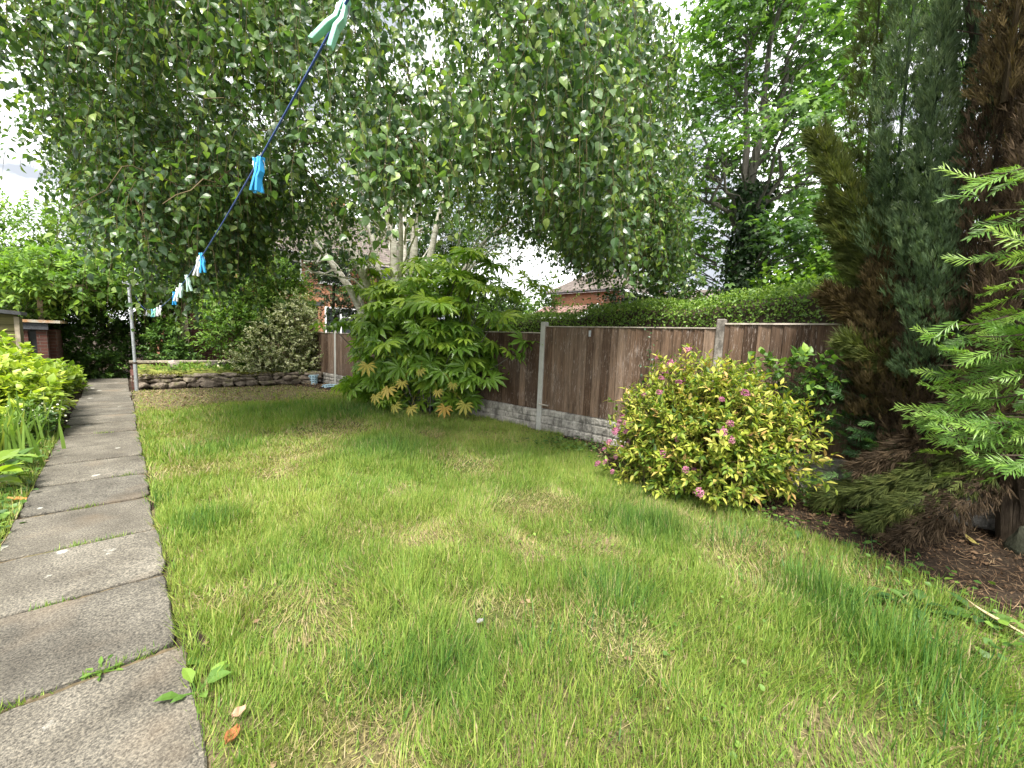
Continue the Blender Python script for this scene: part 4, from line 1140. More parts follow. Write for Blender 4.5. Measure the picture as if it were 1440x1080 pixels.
blob_tree('hazel_bush', 'light green leafy bush over the hedge just right of the birch', (9.9, 8.3, 0), [((0, 0, 2.0), (.6, .6, .8)), ((-.3, .3, 2.9), (.45, .45, .55))], 'lush', .09, 110, 9, [((0, 0, 0), (0, 0, 2), .05, .03)], T_OVAL, .4, (.1, .8), 'bush')
blob_tree('distant_tree', 'distant pale green tree low in the gap of sky beside the hipped house', (33, 32, 0), [((0, 0, 4.2), (3, 3, 2.0)), ((-2.5, 2, 3.8), (2.6, 2.6, 1.7))], 'lush', .4, 170, 10, [((0, 0, 0), (0, 0, 4), .2, .1)], T_OVAL, .9, (.2, 1))
blob_tree('laurel_bush', 'dark glossy bush behind the hedge in front of the hipped house', (9.0, 5.35, 0), [((0, 0, 2.1), (.75, .7, .72)), ((.45, -.75, 2.15), (.7, .7, .65))], 'ivy', .085, 260, 11, [((0, 0, 0), (0, 0, 2), .06, .04)], T_OVAL, .3, (.1, 1), 'bush')
blob_tree('leafy_bush', 'bright green bush beyond the hedge between the ivy covered trunk and the conifer', (9.4, 1.35, 0), [((0, 0, 2.3), (.9, .7, .9)), ((.2, -.6, 3.0), (.8, .7, .8)), ((-.6, .5, 2.2), (.6, .5, .6))], 'lush', .11, 230, 10, [((0, 0, 0), (0, 0, 2), .06, .04)], T_OVAL, .42, (0, .8), 'bush')

blob_tree('holly_tree', 'dark evergreen tree in front of the brick house, behind the pale birch stems', (5.35, 14.3, 0), [((0, 0, 2.9), (.75, .7, .85)), ((-.35, 0, 3.9), (.6, .6, .6)), ((.5, 0, 3.7), (.7, .6, .8)), ((.9, .1, 2.6), (.6, .5, .6))], 'ivy', .075, 230, 11, [((0, 0, 0), (0, 0, 3.2), .08, .05)], T_OVAL, .32, (.1, 1))
# ================================================================== HEDGE beyond the fence
hd = thing('hedge', 'clipped evergreen hedge along the far side of the fence', 'hedge', (6.85, 3.2, 0))
hx = np.linspace(-5.0, 9.5, 150)
def hedge_top(y): return 2.32 - .062 * (y + 0.9)* (y > -3) + .045 * np.sin(y * 2.3) + .03 * np.sin(y * 5.1 + 1)
g = Geo()
yy = np.linspace(-5, 9.5, 60)
prof = [(-.36, 0), (-.36, .78), (-.3, .9), (-.1, .95), (.1, .95), (.36, .9), (.36, 0)]
V = np.array([[(px_ * 1.0, y_, max(.0, pz) * hedge_top(y_)) for px_, pz in prof] for y_ in yy])
g.grid(V); g.obj('branches', M['darktwig'], hd)
g = Geo()
n = 36000
y_ = rng.uniform(-5, 9.5, n); top = hedge_top(y_)
sel = rng.random(n)
px_ = np.where(sel < .5, rng.uniform(-.5, .5, n), -.43 + rng.normal(0, .05, n))
pz = np.where(sel < .5, top * (1 - .09 * (np.abs(px_) / .5) ** 3) + rng.normal(-.015, .028, n), top - np.abs(rng.normal(0, .45, n)))
P = np.c_[px_, y_, pz]; k = P[:, 2] > .9; P = P[k]; n = len(P)
out = np.where((sel[k] < .5)[:, None], np.array([0, 0, 1.0]), np.array([-1.0, 0, .3]))
D = unit(out * .5 + rdir(n) * .9); N = unit(out + rng.normal(0, .5, (n, 3)))
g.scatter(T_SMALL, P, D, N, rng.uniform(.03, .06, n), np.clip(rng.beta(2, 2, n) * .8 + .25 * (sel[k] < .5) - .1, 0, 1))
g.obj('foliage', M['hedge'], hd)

# ================================================================== BIRCH
bt = thing('birch_tree', 'many stemmed white birch with a wide weeping crown over the lawn', 'tree', (4.25, 7.75, 0))
B0 = np.array([4.25, 7.75, 0.0])
stem_ends = [((3.55, 8.45, 2.55), (2.6, 9.4, 3.95), .062), ((3.85, 8.15, 2.65), (3.0, 9.2, 4.6), .085), ((4.0, 8.2, 3.0), (3.6, 8.9, 5.6), .06), ((4.2, 7.9, 3.2), (3.95, 8.3, 6.4), .08), ((4.45, 7.6, 3.1), (4.7, 7.5, 6.6), .085), ((4.62, 7.4, 3.1), (5.4, 7.0, 6.2), .07), ((4.9, 7.1, 2.75), (5.95, 6.25, 3.95), .05), ((4.1, 7.4, 2.7), (3.5, 6.5, 5.2), .055), ((4.45, 8.0, 3.0), (5.0, 8.9, 6.0), .06), ((3.9, 8.45, 2.3), (3.15, 9.5, 3.4), .04), ((5.0, 7.35, 2.6), (6.2, 6.9, 3.6), .035)]
branch_starts = []
for mid, end, r in stem_ends:
    g = Geo()
    mid = np.array(mid) - B0; end = np.array(end) - B0
    base = np.array([rng.normal(0, .10), rng.normal(0, .10), 0])
    t = np.linspace(0, 1, 14)[:, None]
    kink = mid * .45 * np.array([.75, .75, 1.0])
    P = (1 - t) ** 3 * base + 3 * (1 - t) ** 2 * t * kink + 3 * (1 - t) * t ** 2 * (mid * 1.05) + t ** 3 * end
    P[1:-1] += rng.normal(0, .022, (12, 3))
    g.tube(P, np.linspace(r * 1.6, r * .5, 14), 9)
    d = unit(P[-1] - P[-4])
    # leading shoot and side limbs
    for q in range(3):
        i = rng.integers(8, 13)
        a = P[i]; dd = unit(d + rng.normal(0, .55, 3) + np.array([a[0], a[1], 0]) * .12)
        L = rng.uniform(.9, 2.1)
        Q = limb(g, a, a + dd * L + np.array([0, 0, .15]), r * .36, .008, 7, .09, 6)
        branch_starts.append(Q)
    g.obj('stem', M['birch_bark'], bt, smooth=True)
# thin pale branches inside the crown
g = Geo()
for k in range(20):
    az = rng.uniform(0, 6.28); rr = rng.uniform(1.8, 4.4); z1 = rng.uniform(2.9, 6.2) - .12 * rr
    e = np.array([math.cos(az) * rr, math.sin(az) * rr, z1]); s_ = np.array([math.cos(az) * .5, math.sin(az) * .5, max(2.2, z1 - rr * .45)])
    limb(g, s_, e, .022, .006, 8, .08, 5, -.25)
for k in range(64):
    az = math.atan2(-7.75, -4.25) + rng.uniform(-1.3, 1.3); r0 = rng.uniform(2.6, 4.0); r1 = r0 + rng.uniform(.6, 1.5); z1 = rng.uniform(2.9, 5.6)
    a = np.array([math.cos(az) * r0, math.sin(az) * r0, z1 + .1]); az += rng.normal(0, .16)
    limb(g, a, np.array([math.cos(az) * r1, math.sin(az) * r1, z1 + rng.uniform(-.5, .3)]), .010, .003, 9, .10, 4, -.6, 1)
g.obj('branch', [M['birch_bark'], M['twig']], bt)
RAD = 5.0
g = Geo()
nt_ = 19000
CAM_AZ = math.atan2(-7.75, -4.25)
az = np.where(rng.random(nt_) < .72, CAM_AZ + rng.uniform(-1.9, 1.9, nt_), rng.uniform(0, 2 * math.pi, nt_))
# lumpy outline of the crown, as seen from all round
def az_l(a): return 1 - 0 * np.exp(-((np.angle(np.exp(1j * (a - R(-174)))) / .5) ** 2)) + .09 * np.exp(-((np.angle(np.exp(1j * (a - R(-62)))) / .45) ** 2)) + .06 * np.sin(3 * a + 1) + .05 * np.sin(7 * a + 2.2) + .035 * np.sin(13 * a)
zq = rng.random(nt_)
rho = RAD * az_l(az) * (1 + (.07 * (zq > .22) - .11 * (zq <= .22)) * np.exp(-((np.angle(np.exp(1j * (az - R(-174)))) / .5) ** 2))) * (1 + .05 * np.exp(-((np.angle(np.exp(1j * (az - CAM_AZ - .1))) / .6) ** 2))) * np.where(rng.random(nt_) < .72, rng.uniform(.72, 1.0, nt_), np.sqrt(rng.uniform(.04, .6, nt_)))
ru = rho / RAD
dcam = np.angle(np.exp(1j * (az - CAM_AZ)))
zb = 3.95 - 1.15 * np.clip(ru, 0, 1) ** 2 + .34 * np.exp(-((dcam - .12) / .42) ** 2) + .16 * np.exp(-((dcam - .75) / .3) ** 2) - .60 * np.exp(-((dcam + .56) / .19) ** 2) + .22 * np.exp(-((dcam - .95) / .3) ** 2) + 1.3 * np.clip((np.abs(dcam) - 1.25) / .6, 0, 1) + .2 * np.sin(5 * az + .7) + .22 * np.sin(11 * az + 3) + .18 * np.sin(19 * az)
zt = 9.4 - 3.6 * np.clip(ru, 0, 1.1) ** 3
z = zb + (zt - zb) * zq ** 1.6
rho = rho * (1 - .17 * (z < 4.0) * np.exp(-((np.angle(np.exp(1j * (az - R(-172)))) / .5) ** 2)))
P0 = np.c_[np.cos(az) * rho, np.sin(az) * rho, z]
# clump mask: leave openings
cl = vnoise(np.c_[az * 5 + 40, z * 1.3 + rho * .5 + 30], 1.0, 71)
keep = rng.random(nt_) < np.clip((cl - .2) * 3.2, .10, 1)
keep &= ~((z < 4.6) & (dcam > -.35) & (dcam < .6) & (rng.random(nt_) < .45))
P0, az, z = P0[keep], az[keep], z[keep]; nt_ = len(P0)
outv = np.c_[np.cos(az), np.sin(az), np.zeros(nt_)]
side = np.c_[-np.sin(az), np.cos(az), np.zeros(nt_)] * rng.normal(0, .8, nt_)[:, None]
L = rng.uniform(.35, .95, nt_)
k_ = 6; T = np.linspace(0, 1, k_)
hor = (outv * rng.normal(.7, .6, nt_)[:, None] + side) * .62 * L[:, None]
path_ = P0[:, None, :] + hor[:, None, :] * (T * (1 - .45 * T))[None, :, None] + np.array([0, 0, 1.0]) * (-(.05 * T + .85 * T * T)[None, :, None]) * L[:, None, None]
path_ += np.cumsum(rng.normal(0, .012, path_.shape), 1)
g.tubes3(path_, .0026, .0012, .5, 1)
per = 13
j = np.tile(np.arange(per), nt_); i = np.repeat(np.arange(nt_), per)
tt = np.clip((j + rng.random(len(j))) / per, 0, .999)
f_ = tt * (k_ - 1); a_ = f_.astype(int); fr = (f_ - a_)[:, None]
Pl = path_[i, a_] * (1 - fr) + path_[i, np.minimum(a_ + 1, k_ - 1)] * fr
ph = j * 2.5 + i
offd = np.c_[np.cos(ph), np.sin(ph), np.zeros(len(j))]
Pl = Pl + offd * .03
D = unit(offd * .6 + rng.normal(0, .42, (len(j), 3)) + np.array([0, 0, -.75]))
N = unit(outv[i] * .6 + rng.normal(0, .55, (len(j), 3)) + np.array([0, 0, .45]))
ton = np.clip(rng.beta(1.6, 2.6, len(j)) + rng.normal(0, .13, nt_)[i] + .03, 0, 1)
ton = np.where(rng.random(len(j)) < .08, rng.uniform(.8, 1, len(j)), ton)
g.scatter(T_BIRCH, Pl, D, N, (.088 * rng.beta(4, 2.6, len(j)) + .018) , ton, 0)
g.obj('crown', [M['birch'], M['twig']], bt)

# ================================================================== MAPLE WITH IVY beyond the hedge
mp = thing('maple_tree', 'tall maple with an ivy covered trunk standing beyond the hedge', 'tree', (10.6, 3.15, 0))
g = Geo()
limb(g, (0, 0, -.1), (.1, .1, 4.6), .25, .17, 10, .015, 10)
tips = []
for e, r in (((.0, .45, 8.6), .11), ((.3, -.6, 9.2), .11), ((-.2, -.15, 10.5), .12), ((-.5, 1.5, 7.4), .06), ((.1, -1.9, 7.6), .06), ((-.9, .6, 6.4), .04), ((.2, -1.2, 5.4), .04), ((-.4, 1.6, 5.4), .04), ((-1.0, -.8, 6.8), .04)):
    q = limb(g, (.08, .08, rng.uniform(3.4, 4.6)), e, r, .02, 10, .05, 7); tips.append(q)
    for _ in range(5):
        b = q[rng.integers(3, 9)]; limb(g, b, b + rng.normal(0, .55, 3) + np.array([0, 0, .35]), .022, .006, 6, .08, 5)
g.obj('trunk', M['greybark'], mp, smooth=True)
g = Geo()
n = 6500
a = rng.uniform(0, 6.28, n); zz = 5.3 * rng.random(n) ** .9; rr = (.42 + .13 * np.sin(zz * 3 + a * 2)) * (1 - .07 * zz) * rng.uniform(.8, 1.35, n)
P = np.c_[np.cos(a) * rr, np.sin(a) * rr, zz]; o_ = np.c_[np.cos(a), np.sin(a), np.full(n, .25)]
g.scatter(T_ROUND, P, unit(rdir(n) * .7 + np.array([0, 0, -.7])), unit(o_ + rng.normal(0, .4, (n, 3))), rng.uniform(.07, .12, n), rng.uniform(0, .9, n))
g.obj('ivy', M['ivy'], mp)
g = Geo()
clumps = []
for k in range(190):
    az_ = rng.uniform(0, 6.28); zz = rng.uniform(3.4, 9.8) if k > 40 else rng.uniform(2.3, 4); mx = 2.5 * math.sin(math.pi * min(1, max(0.12, (zz - .6) / 10.0))) ** .6
    rr = mx * math.sqrt(rng.uniform(.15, 1) if zz > 4.2 else rng.uniform(.55, 1)); 
    if zz < 5.0 and math.cos(az_) < -.3 and abs(math.sin(az_) * rr) < .75: continue
    clumps.append((math.cos(az_) * rr, math.sin(az_) * rr, zz))
C_ = np.array(clumps)
per = 62
i = np.repeat(np.arange(len(C_)), per); n = len(i)
P = C_[i] + rng.normal(0, 1, (n, 3)) * np.array([.38, .38, .15])
outw = unit(P * np.array([1, 1, 0]) + 1e-3)
g.scatter(T_MAPLE, P, unit(outw * .6 + rdir(n) * .7 + np.array([0, 0, -.45])), unit(np.array([0, 0, 1.0]) + rng.normal(0, .38, (n, 3)) + outw * .3), rng.uniform(.08, .16, n), np.clip(rng.beta(2, 2.2, n) + rng.normal(0, .15, len(C_))[i], 0, 1))
pth = np.stack([C_ * np.array([.35, .35, 1]) - np.array([0, 0, .4]), C_ * np.array([.7, .7, 1]) - np.array([0, 0, .12]), C_ + np.array([0, 0, -.03])], 1)
g.tubes3(pth, .018, .006, .5, 1)
g.obj('crown', [M['syc'], M['greybark']], mp)
# a second maple farther back fills the view between the first and the conifer
blob = thing('maple_tree', 'second maple farther back, seen between the ivy covered trunk and the conifer', 'tree', (15.5, 1.6, 0))
g = Geo(); limb(g, (0, 0, 0), (.2, .1, 5.5), .2, .1, 8, .03, 8)
for _ in range(8): limb(g, (.1, .05, rng.uniform(2.5, 5)), (rng.normal(0, 1.4), rng.normal(0, 1.4), rng.uniform(6, 10)), .06, .015, 8, .06, 6)
g.obj('trunk', M['greybark'], blob)
g = Geo(); C_ = np.c_[rng.normal(0, 1.5, 78), rng.normal(.2, 1.8, 78), rng.uniform(2.4, 12.5, 78)]
i = np.repeat(np.arange(78), 55); n = len(i)
P = C_[i] + rng.normal(0, 1, (n, 3)) * np.array([.5, .5, .2])
g.scatter(T_MAPLE, P, unit(rdir(n) + np.array([0, 0, -.4])), unit(np.array([0, 0, 1.0]) + rng.normal(0, .4, (n, 3))), rng.uniform(.12, .2, n), np.clip(rng.beta(2, 2, n) + .1, 0, 1))
g.obj('crown', M['syc'], blob)

# ================================================================== FATSIA
ft = thing('fatsia_shrub', 'big fatsia shrub with glossy hand shaped leaves in front of the fence', 'shrub', (4.5, 7.12, 0))
g = Geo(); gs_ = Geo()
heads = []
FL = lumpy(20, .35)
for k in range(290):
    u = rdir(1)[0]; u[2] = u[2] * 1.0 + .1; u = u / np.linalg.norm(u)
    rr = rng.uniform(.45, 1.0) * FL(u[None])[0]
    p = np.array([-.05, -.05, 1.2]) + u * np.array([1.35, 2.0, 1.65]) * rr
    if p[2] < .25: p[2] = .25 + rng.random() * .3
    heads.append(p)
heads = np.array(heads)
for p in heads:
    base = np.array([p[0] * .25 + rng.normal(0, .1), p[1] * .3 + rng.normal(0, .1), 0])
    mid = (base + p) / 2 + np.array([0, 0, .12])
    gs_.tube([base, base * .6 + mid * .4 - np.array([0, 0, .05]), mid, p], [.013, .012, .011, .008], 5)
gs_.obj('stem', M['greybark'], ft)
per = 6
i = np.repeat(np.arange(len(heads)), per); n = len(i); j = np.tile(np.arange(per), len(heads))
az = j * 2.399 + rng.uniform(0, 6.28, len(heads))[i]
cen = np.array([0, .1, 1.0]); ou = unit(heads[i] - cen)
el = rng.uniform(-.05, .8, n)
pd = unit(np.c_[np.cos(az), np.sin(az), el] + ou * .85)
pl = rng.uniform(.14, .32, n)
A = heads[i]; Bp = A + pd * pl[:, None]
g.tubes3(np.stack([A, (A + Bp) / 2 + np.array([0, 0, .02]), Bp], 1), .0045, .0032, .85, 1)
D = unit(pd * np.array([1, 1, .35]) + np.array([0, 0, -.38]) + rng.normal(0, .22, (n, 3)))
N = unit(np.array([0, 0, .62]) + ou * .85 + rng.normal(0, .2, (n, 3)))
g.scatter(T_FATSIA, Bp, D, N, rng.uniform(.18, .38, n), np.clip(rng.beta(1.6, 1.6, n) + .2 * (Bp[:, 2] > 1.9), 0, 1))
g.obj('crown', [M['fatsia'], M['green']], ft)
for (x, y_, z_, s_, rzz) in ((3.02, 6.62, 1.0, .30, .3), (3.27, 6.34, .62, .22, -.4), (3.5, 5.98, .34, .24, .1), (3.32, 6.2, .36, .2, .6), (3.92, 5.6, .36, .22, -.5), (3.62, 5.9, .95, .15, .2), (4.18, 5.38, .42, .22, -.2), (3.85, 5.72, .62, .16, .4), (3.12, 6.5, .5, .18, .8), (4.0, 5.5, .75, .15, .1), (3.4, 6.12, .75, .17, -.1)):
    x = x * .915 - 4.5; y_ = y_ * .915 - 7.12; z_ = 1.5 + (z_ - 1.5) * .95
    g = Geo()
    g.scatter(T_FATSIA, np.array([[x, y_, z_]]), unit(np.array([[-.45 + rzz * .3, -.35 - rzz * .2, -.8]])), unit(np.array([[-.75, -.6, .25]]) + rng.normal(0, .25, (1, 3))), s_ * rng.uniform(.65, .95), rng.uniform(0, .9))
    g.tubes3(np.array([[[x * .5, y_ * .5, z_ + .1], [x * .8, y_ * .8, z_ + .12], [x, y_, z_]]]), .004, .003, .3, 0)
    g.obj('yellow_leaf', M['fatsia_y'], ft)

# ================================================================== GOLDEN SPIREA
sp = thing('spirea_bush', 'golden leaved spirea bush dotted with pink flower heads against the fence', 'bush', (4.42, 1.64, 0)); sp.scale = (.94, .94, .96)
g = Geo()
tips = []
for c, r, n in (((.05, -.02, .56), (.56, .76, .76), 700), ((-.2, .2, .42), (.46, .46, .52), 330), ((-.2, -.36, .54), (.5, .42, .64), 420), ((-.38, .05, .24), (.40, .62, .28), 220), ((.1, -.75, .58), (.38, .33, .5), 170), ((-.1, .45, .68), (.32, .32, .48), 150)):
    p, ax = shrub_crown(g, c, r, n, 13, T_LANCE, .08, .26, .5, .35, .55, 24, .36, tone=(.04, 1.0), twig_mat=1, zmin=.05)
    tips.append((p, ax))
g.obj('foliage', [M['spirea'], M['twig']], sp)
g = Geo()
for k in range(70):
    a = rng.uniform(0, 6.28); r = rng.uniform(.3, .9)
    limb(g, (math.cos(a) * .15, math.sin(a) * .2, 0), (math.cos(a) * r * .75, math.sin(a) * r, rng.uniform(.5, 1.2)), .006, .002, 6, .04, 4)
g.obj('stem', M['darktwig'], sp)
fl = []
for v in range(3):
    g = Geo(); n = 90
    a = rng.uniform(0, 6.28, n); rr = np.sqrt(rng.random(n))
    P = np.c_[np.cos(a) * rr * .036, np.sin(a) * rr * .036, .016 * (1 - rr ** 2) + rng.normal(0, .004, n)]
    g.scatter(tm([(0, -.5, 0), (.5, 0, .1), (0, .5, 0), (-.5, 0, .1), (0, 0, .3)], [(0, 1, 4), (1, 2, 4), (2, 3, 4), (3, 0, 4)]), P, rdir(n), unit(np.c_[np.cos(a) * rr, np.sin(a) * rr, np.ones(n) * .8] + rng.normal(0, .2, (n, 3))), rng.uniform(.008, .014, n), np.clip(rng.normal(.3 + .2 * v, .25, n), 0, 1))
    for q in range(8):
        a_ = q * .8; g.tube([(0, 0, -.03), (math.cos(a_) * .025, math.sin(a_) * .025, .008)], .0012, 4, .2)
    fl.append(g.mesh('flower_head', M['pink']))
allp = np.concatenate([p + ax * .23 for p, ax in tips]); allax = np.concatenate([ax for p, ax in tips])
# flower heads sit where the photo shows them: along the top, the left flank and scattered over the front
def pick(test, n):
    k = np.where(test)[0]; rng.shuffle(k); return k[:n]
q = allp
toCam = unit(-np.array([4.35, 1.75, 0]))
front = (q - np.array([0, 0, .5])) @ toCam
leftness = q[:, 1]
ch = np.concatenate([pick((q[:, 2] > 1.15) & (leftness > .1), 13), pick((leftness > .55) & (q[:, 2] < .75) & (front > .1), 24), pick((front > .55) & (q[:, 2] > .3) & (q[:, 2] < 1.15), 10), pick((front > .5) & (q[:, 2] < .35), 4), pick((leftness > .45) & (q[:, 2] > .7), 9)])
for k in ch:
    o = bpy.data.objects.new('flower_head', fl[int(rng.integers(0, 3))]); COL.objects.link(o); o.parent = sp
    o.location = q[k] + allax[k] * .02 + toCam * .02
    ax = unit(allax[k] + toCam * .5 + np.array([0, 0, .5])); o.rotation_euler = Vector(ax).to_track_quat('Z', 'Y').to_euler()
    o.scale = (random.uniform(.8, 1.35),) * 3

# ================================================================== VARIEGATED BUSH and its green neighbour
vb = thing('variegated_bush', 'cream and green variegated bush spilling over the raised bed by the fence', 'bush', (3.3, 13.05, 0))
g = Geo()
for c, r, n in (((.1, 0, .95), (.95, .6, .75), 480), ((-.55, -.1, .65), (.65, .5, .5), 260), ((.55, -.05, .75), (.55, .55, .8), 300), ((.55, .0, 1.7), (.55, .5, .7), 300), ((-.1, -.25, 1.45), (.6, .4, .5), 260), ((.3, -.2, 2.0), (.55, .4, .5), 220), ((.25, -.15, .35), (.85, .45, .3), 220)):
    shrub_crown(g, c, r, n, 12, T_OVAL, .055, .24, .3, .4, .5, 20, .45, tone=(.1, 1), twig_mat=1, zmin=.1)
g.obj('foliage', [M['vari'], M['darktwig']], vb)
vg = thing('honeysuckle_bush', 'tall yellow green bush rising behind the variegated bush', 'bush', (2.95, 13.7, 0))
g = Geo()
for c, r, n in (((-.1, -.1, 2.0), (.85, .6, .95), 620), ((.6, -.15, 2.5), (.8, .6, .95), 620), ((-.5, -.2, 1.5), (.6, .5, .7), 330), ((.3, 0, 3.1), (.85, .5, .5), 340), ((-.75, 0, 2.2), (.4, .35, .6), 130)):
    shrub_crown(g, c, r, n, 11, T_LANCE, .10, .34, .3, .4, .55, 18, .5, tone=(0, .95), twig_mat=1, droop=.15)
g.obj('foliage', [M['lush'], M['darktwig']], vg)
g = Geo()
for k in range(7): limb(g, (rng.normal(0, .1), rng.normal(0, .1), .3), (rng.normal(0, .4), rng.normal(0, .2), 2.2), .025, .01, 7, .06, 5)
g.obj('stem', M['bark'], vg)

# ================================================================== LEFT BORDER
for (lc, cl, lb, nn) in (((-1.42, 9.5, 0), [((0, 0, .5), (.62, 1.35, .42), 520), ((.2, -.9, .4), (.45, .6, .36), 240), ((-.2, .6, .62), (.5, .7, .36), 240), ((.36, -1.25, .28), (.36, .62, .28), 190), ((-.35, -1.2, .5), (.5, .6, .36), 200)], 'lime green shrub beside the path in front of the timber shed', 0), ((-1.12, 12.6, 0), [((0, 0, .28), (.42, .8, .26), 260), ((-.1, -.9, .25), (.4, .5, .24), 150)], 'darker lime shrub at the far end of the path beside the brick store', 1)):
    t = thing('border_shrub', lb, 'shrub', lc, 0, 'lime shrubs along the path')
    g = Geo()
    for c, r, n in cl:
        shrub_crown(g, c, r, n, 10, T_OVAL, .115, .24, .55, .4, .6, 16, .45, tone=(.1, 1) if not nn else (0, .7), twig_mat=1, zmin=.05)
    g.obj('foliage', [M['lime'], M['darktwig']], t)
    g = Geo()
    for k in range(9): limb(g, (rng.normal(0, .1), rng.normal(0, .3), 0), (rng.normal(0, .3), rng.normal(0, .6), .6), .01, .004, 5, .05, 4)
    g.obj('stem', M['darktwig'], t)
ir = thing('iris_clump', 'clump of upright sword shaped iris leaves on the left of the path', 'plant', (-.98, 7.05, 0))
g = Geo()
for cx, cy, n in ((0, 0, 60), (.12, .5, 36), (-.2, -.35, 40), (.2, -.5, 14), (-.35, .3, 40)):
    for k in range(n):
        a = rng.uniform(0, 6.28); ln = abs(rng.normal(.16, .18)); L = rng.uniform(.35, .72); p = np.array([cx + rng.normal(0, .1), cy + rng.normal(0, .15), 0])
        d = np.array([math.cos(a), math.sin(a), 0]); s_ = np.array([-d[1], d[0], 0]) if rng.random() < .6 else unit(rng.normal(size=3) * np.array([1, 1, 0]))
        wd = rng.uniform(.010, .018); vs = []
        bend = rng.uniform(0, .9) if rng.random() < .35 else rng.uniform(0, .2)
        for q in range(6):
            t = q / 5; c_ = p + d * L * (ln * t + bend * .6 * t ** 3) + np.array([0, 0, L * (t - bend * .5 * t ** 3)])
            w_ = wd * (1 - t ** 3) + .0008
            vs += [c_ - s_ * w_, c_ + s_ * w_]
        g.faces(vs, [(2 * q, 2 * q + 1, 2 * q + 3, 2 * q + 2) for q in range(5)], float(np.clip(rng.normal(.5, .2), 0, 1)))
g.obj('leaves', M['blade'], ir)
wf = thing('flowering_perennial', 'low plant with small white flowers between the irises and the lime shrub', 'plant', (-.9, 7.85, 0))
g = Geo(); shrub_crown(g, (0, 0, .22), (.26, .4, .24), 130, 8, T_LANCE, .075, .14, .6, .3, .5, tone=(0, .8), zmin=.02); g.obj('foliage', M['green'], wf)
g = Geo(); n = 260; P = np.c_[rng.normal(.02, .15, n), rng.normal(-.05, .22, n), rng.uniform(.2, .46, n)]
g.scatter(T_ROUND, P, rdir(n), unit(rng.normal(0, .5, (n, 3)) + np.array([.2, -.5, .8])), rng.uniform(.018, .034, n), rng.uniform(.7, 1, n)); g.obj('blossom', leaf_mat('white_petal', [(0, (.45, .42, .3)), (1, (.78, .77, .68))], .6, .25, .2, 1.1), wf)
def rosette(name, label, loc, n, s, mat, tmpl, h, cat='plant', tone=(0, 1), group=None):
    t = thing(name, label, cat, loc, 0, group)
    g = Geo()
    az = np.arange(n) * 2.399 + rng.normal(0, .2, n); r = rng.uniform(.02, .06, n)
    zz = h * rng.uniform(.15, 1, n)
    D = unit(np.c_[np.cos(az), np.sin(az), rng.uniform(-.1, .75, n)])
    P = np.c_[np.cos(az) * r, np.sin(az) * r, zz]
    g.tubes3(np.stack([np.c_[P[:, :2] * .2, np.zeros(n)], P * np.array([.7, .7, .7]), P], 1), .004, .003, .5, 0)
    g.scatter(tmpl, P, D, unit(np.c_[-np.cos(az) * .3, -np.sin(az) * .3, np.ones(n)] + rng.normal(0, .15, (n, 3))), s * rng.uniform(.6, 1.15, n), rng.uniform(*tone, n))
    g.obj('leaves', M[mat], t); return t
T_BROAD = oval(.27, .05, .22, .42)
rosette('broadleaf_plant', 'broad leaved yellow green plant nearest the viewer at the left edge of the path', (-.88, 5.45, 0), 26, .26, 'lime', T_BROAD, .34, tone=(0, .75), group='broad leaved plants by the path')
rosette('broadleaf_plant', 'smaller broad leaved plant low at the path edge between the first one and the irises', (-.80, 6.15, 0), 18, .17, 'green', T_BROAD, .2, tone=(.3, 1), group='broad leaved plants by the path')
rosette('broadleaf_plant', 'leafy plant at the path edge under the lime shrub', (-.74, 8.4, 0), 16, .14, 'lush', T_BROAD, .22, tone=(.1, .8), group='broad leaved plants by the path')
rosette('weed', 'pale dandelion like weed on the lawn edge beside the nearest slabs', (.16, 1.93, .02), 7, .085, 'green', T_BROAD, .03, 'weed', (.3, .9), 'weeds beside the path')
rosette('weed', 'upright weed leaf in the grass just beyond the dandelion at the path edge', (.25, 2.08, 0), 4, .10, 'green', T_BROAD, .06, 'weed', (.4, .9), 'weeds beside the path')
rosette('weed', 'small green weed growing in the joint of the second slab', (-.12, joints[6] + .02, .02), 8, .045, 'lush', T_LANCE, .02, 'weed', (.1, .7), 'weeds beside the path')
for x, y_, s_, lb in ((3.33, -.12, .13, 'broad weed at the lawn edge in front of the dark soil'), (3.2, .12, .11, 'rounded weed in the grass left of the dark soil'), (3.45, -.38, .12, 'weed beside the pale dry stick at the right edge'), (3.72, .55, .09, 'weed under the lower left of the spirea')):
    rosette('dock_weed', lb, (x, y_, 0), 11, s_, 'ivy', T_BROAD, .05, 'weed', (.4, 1), 'weeds at the edge of the soil')

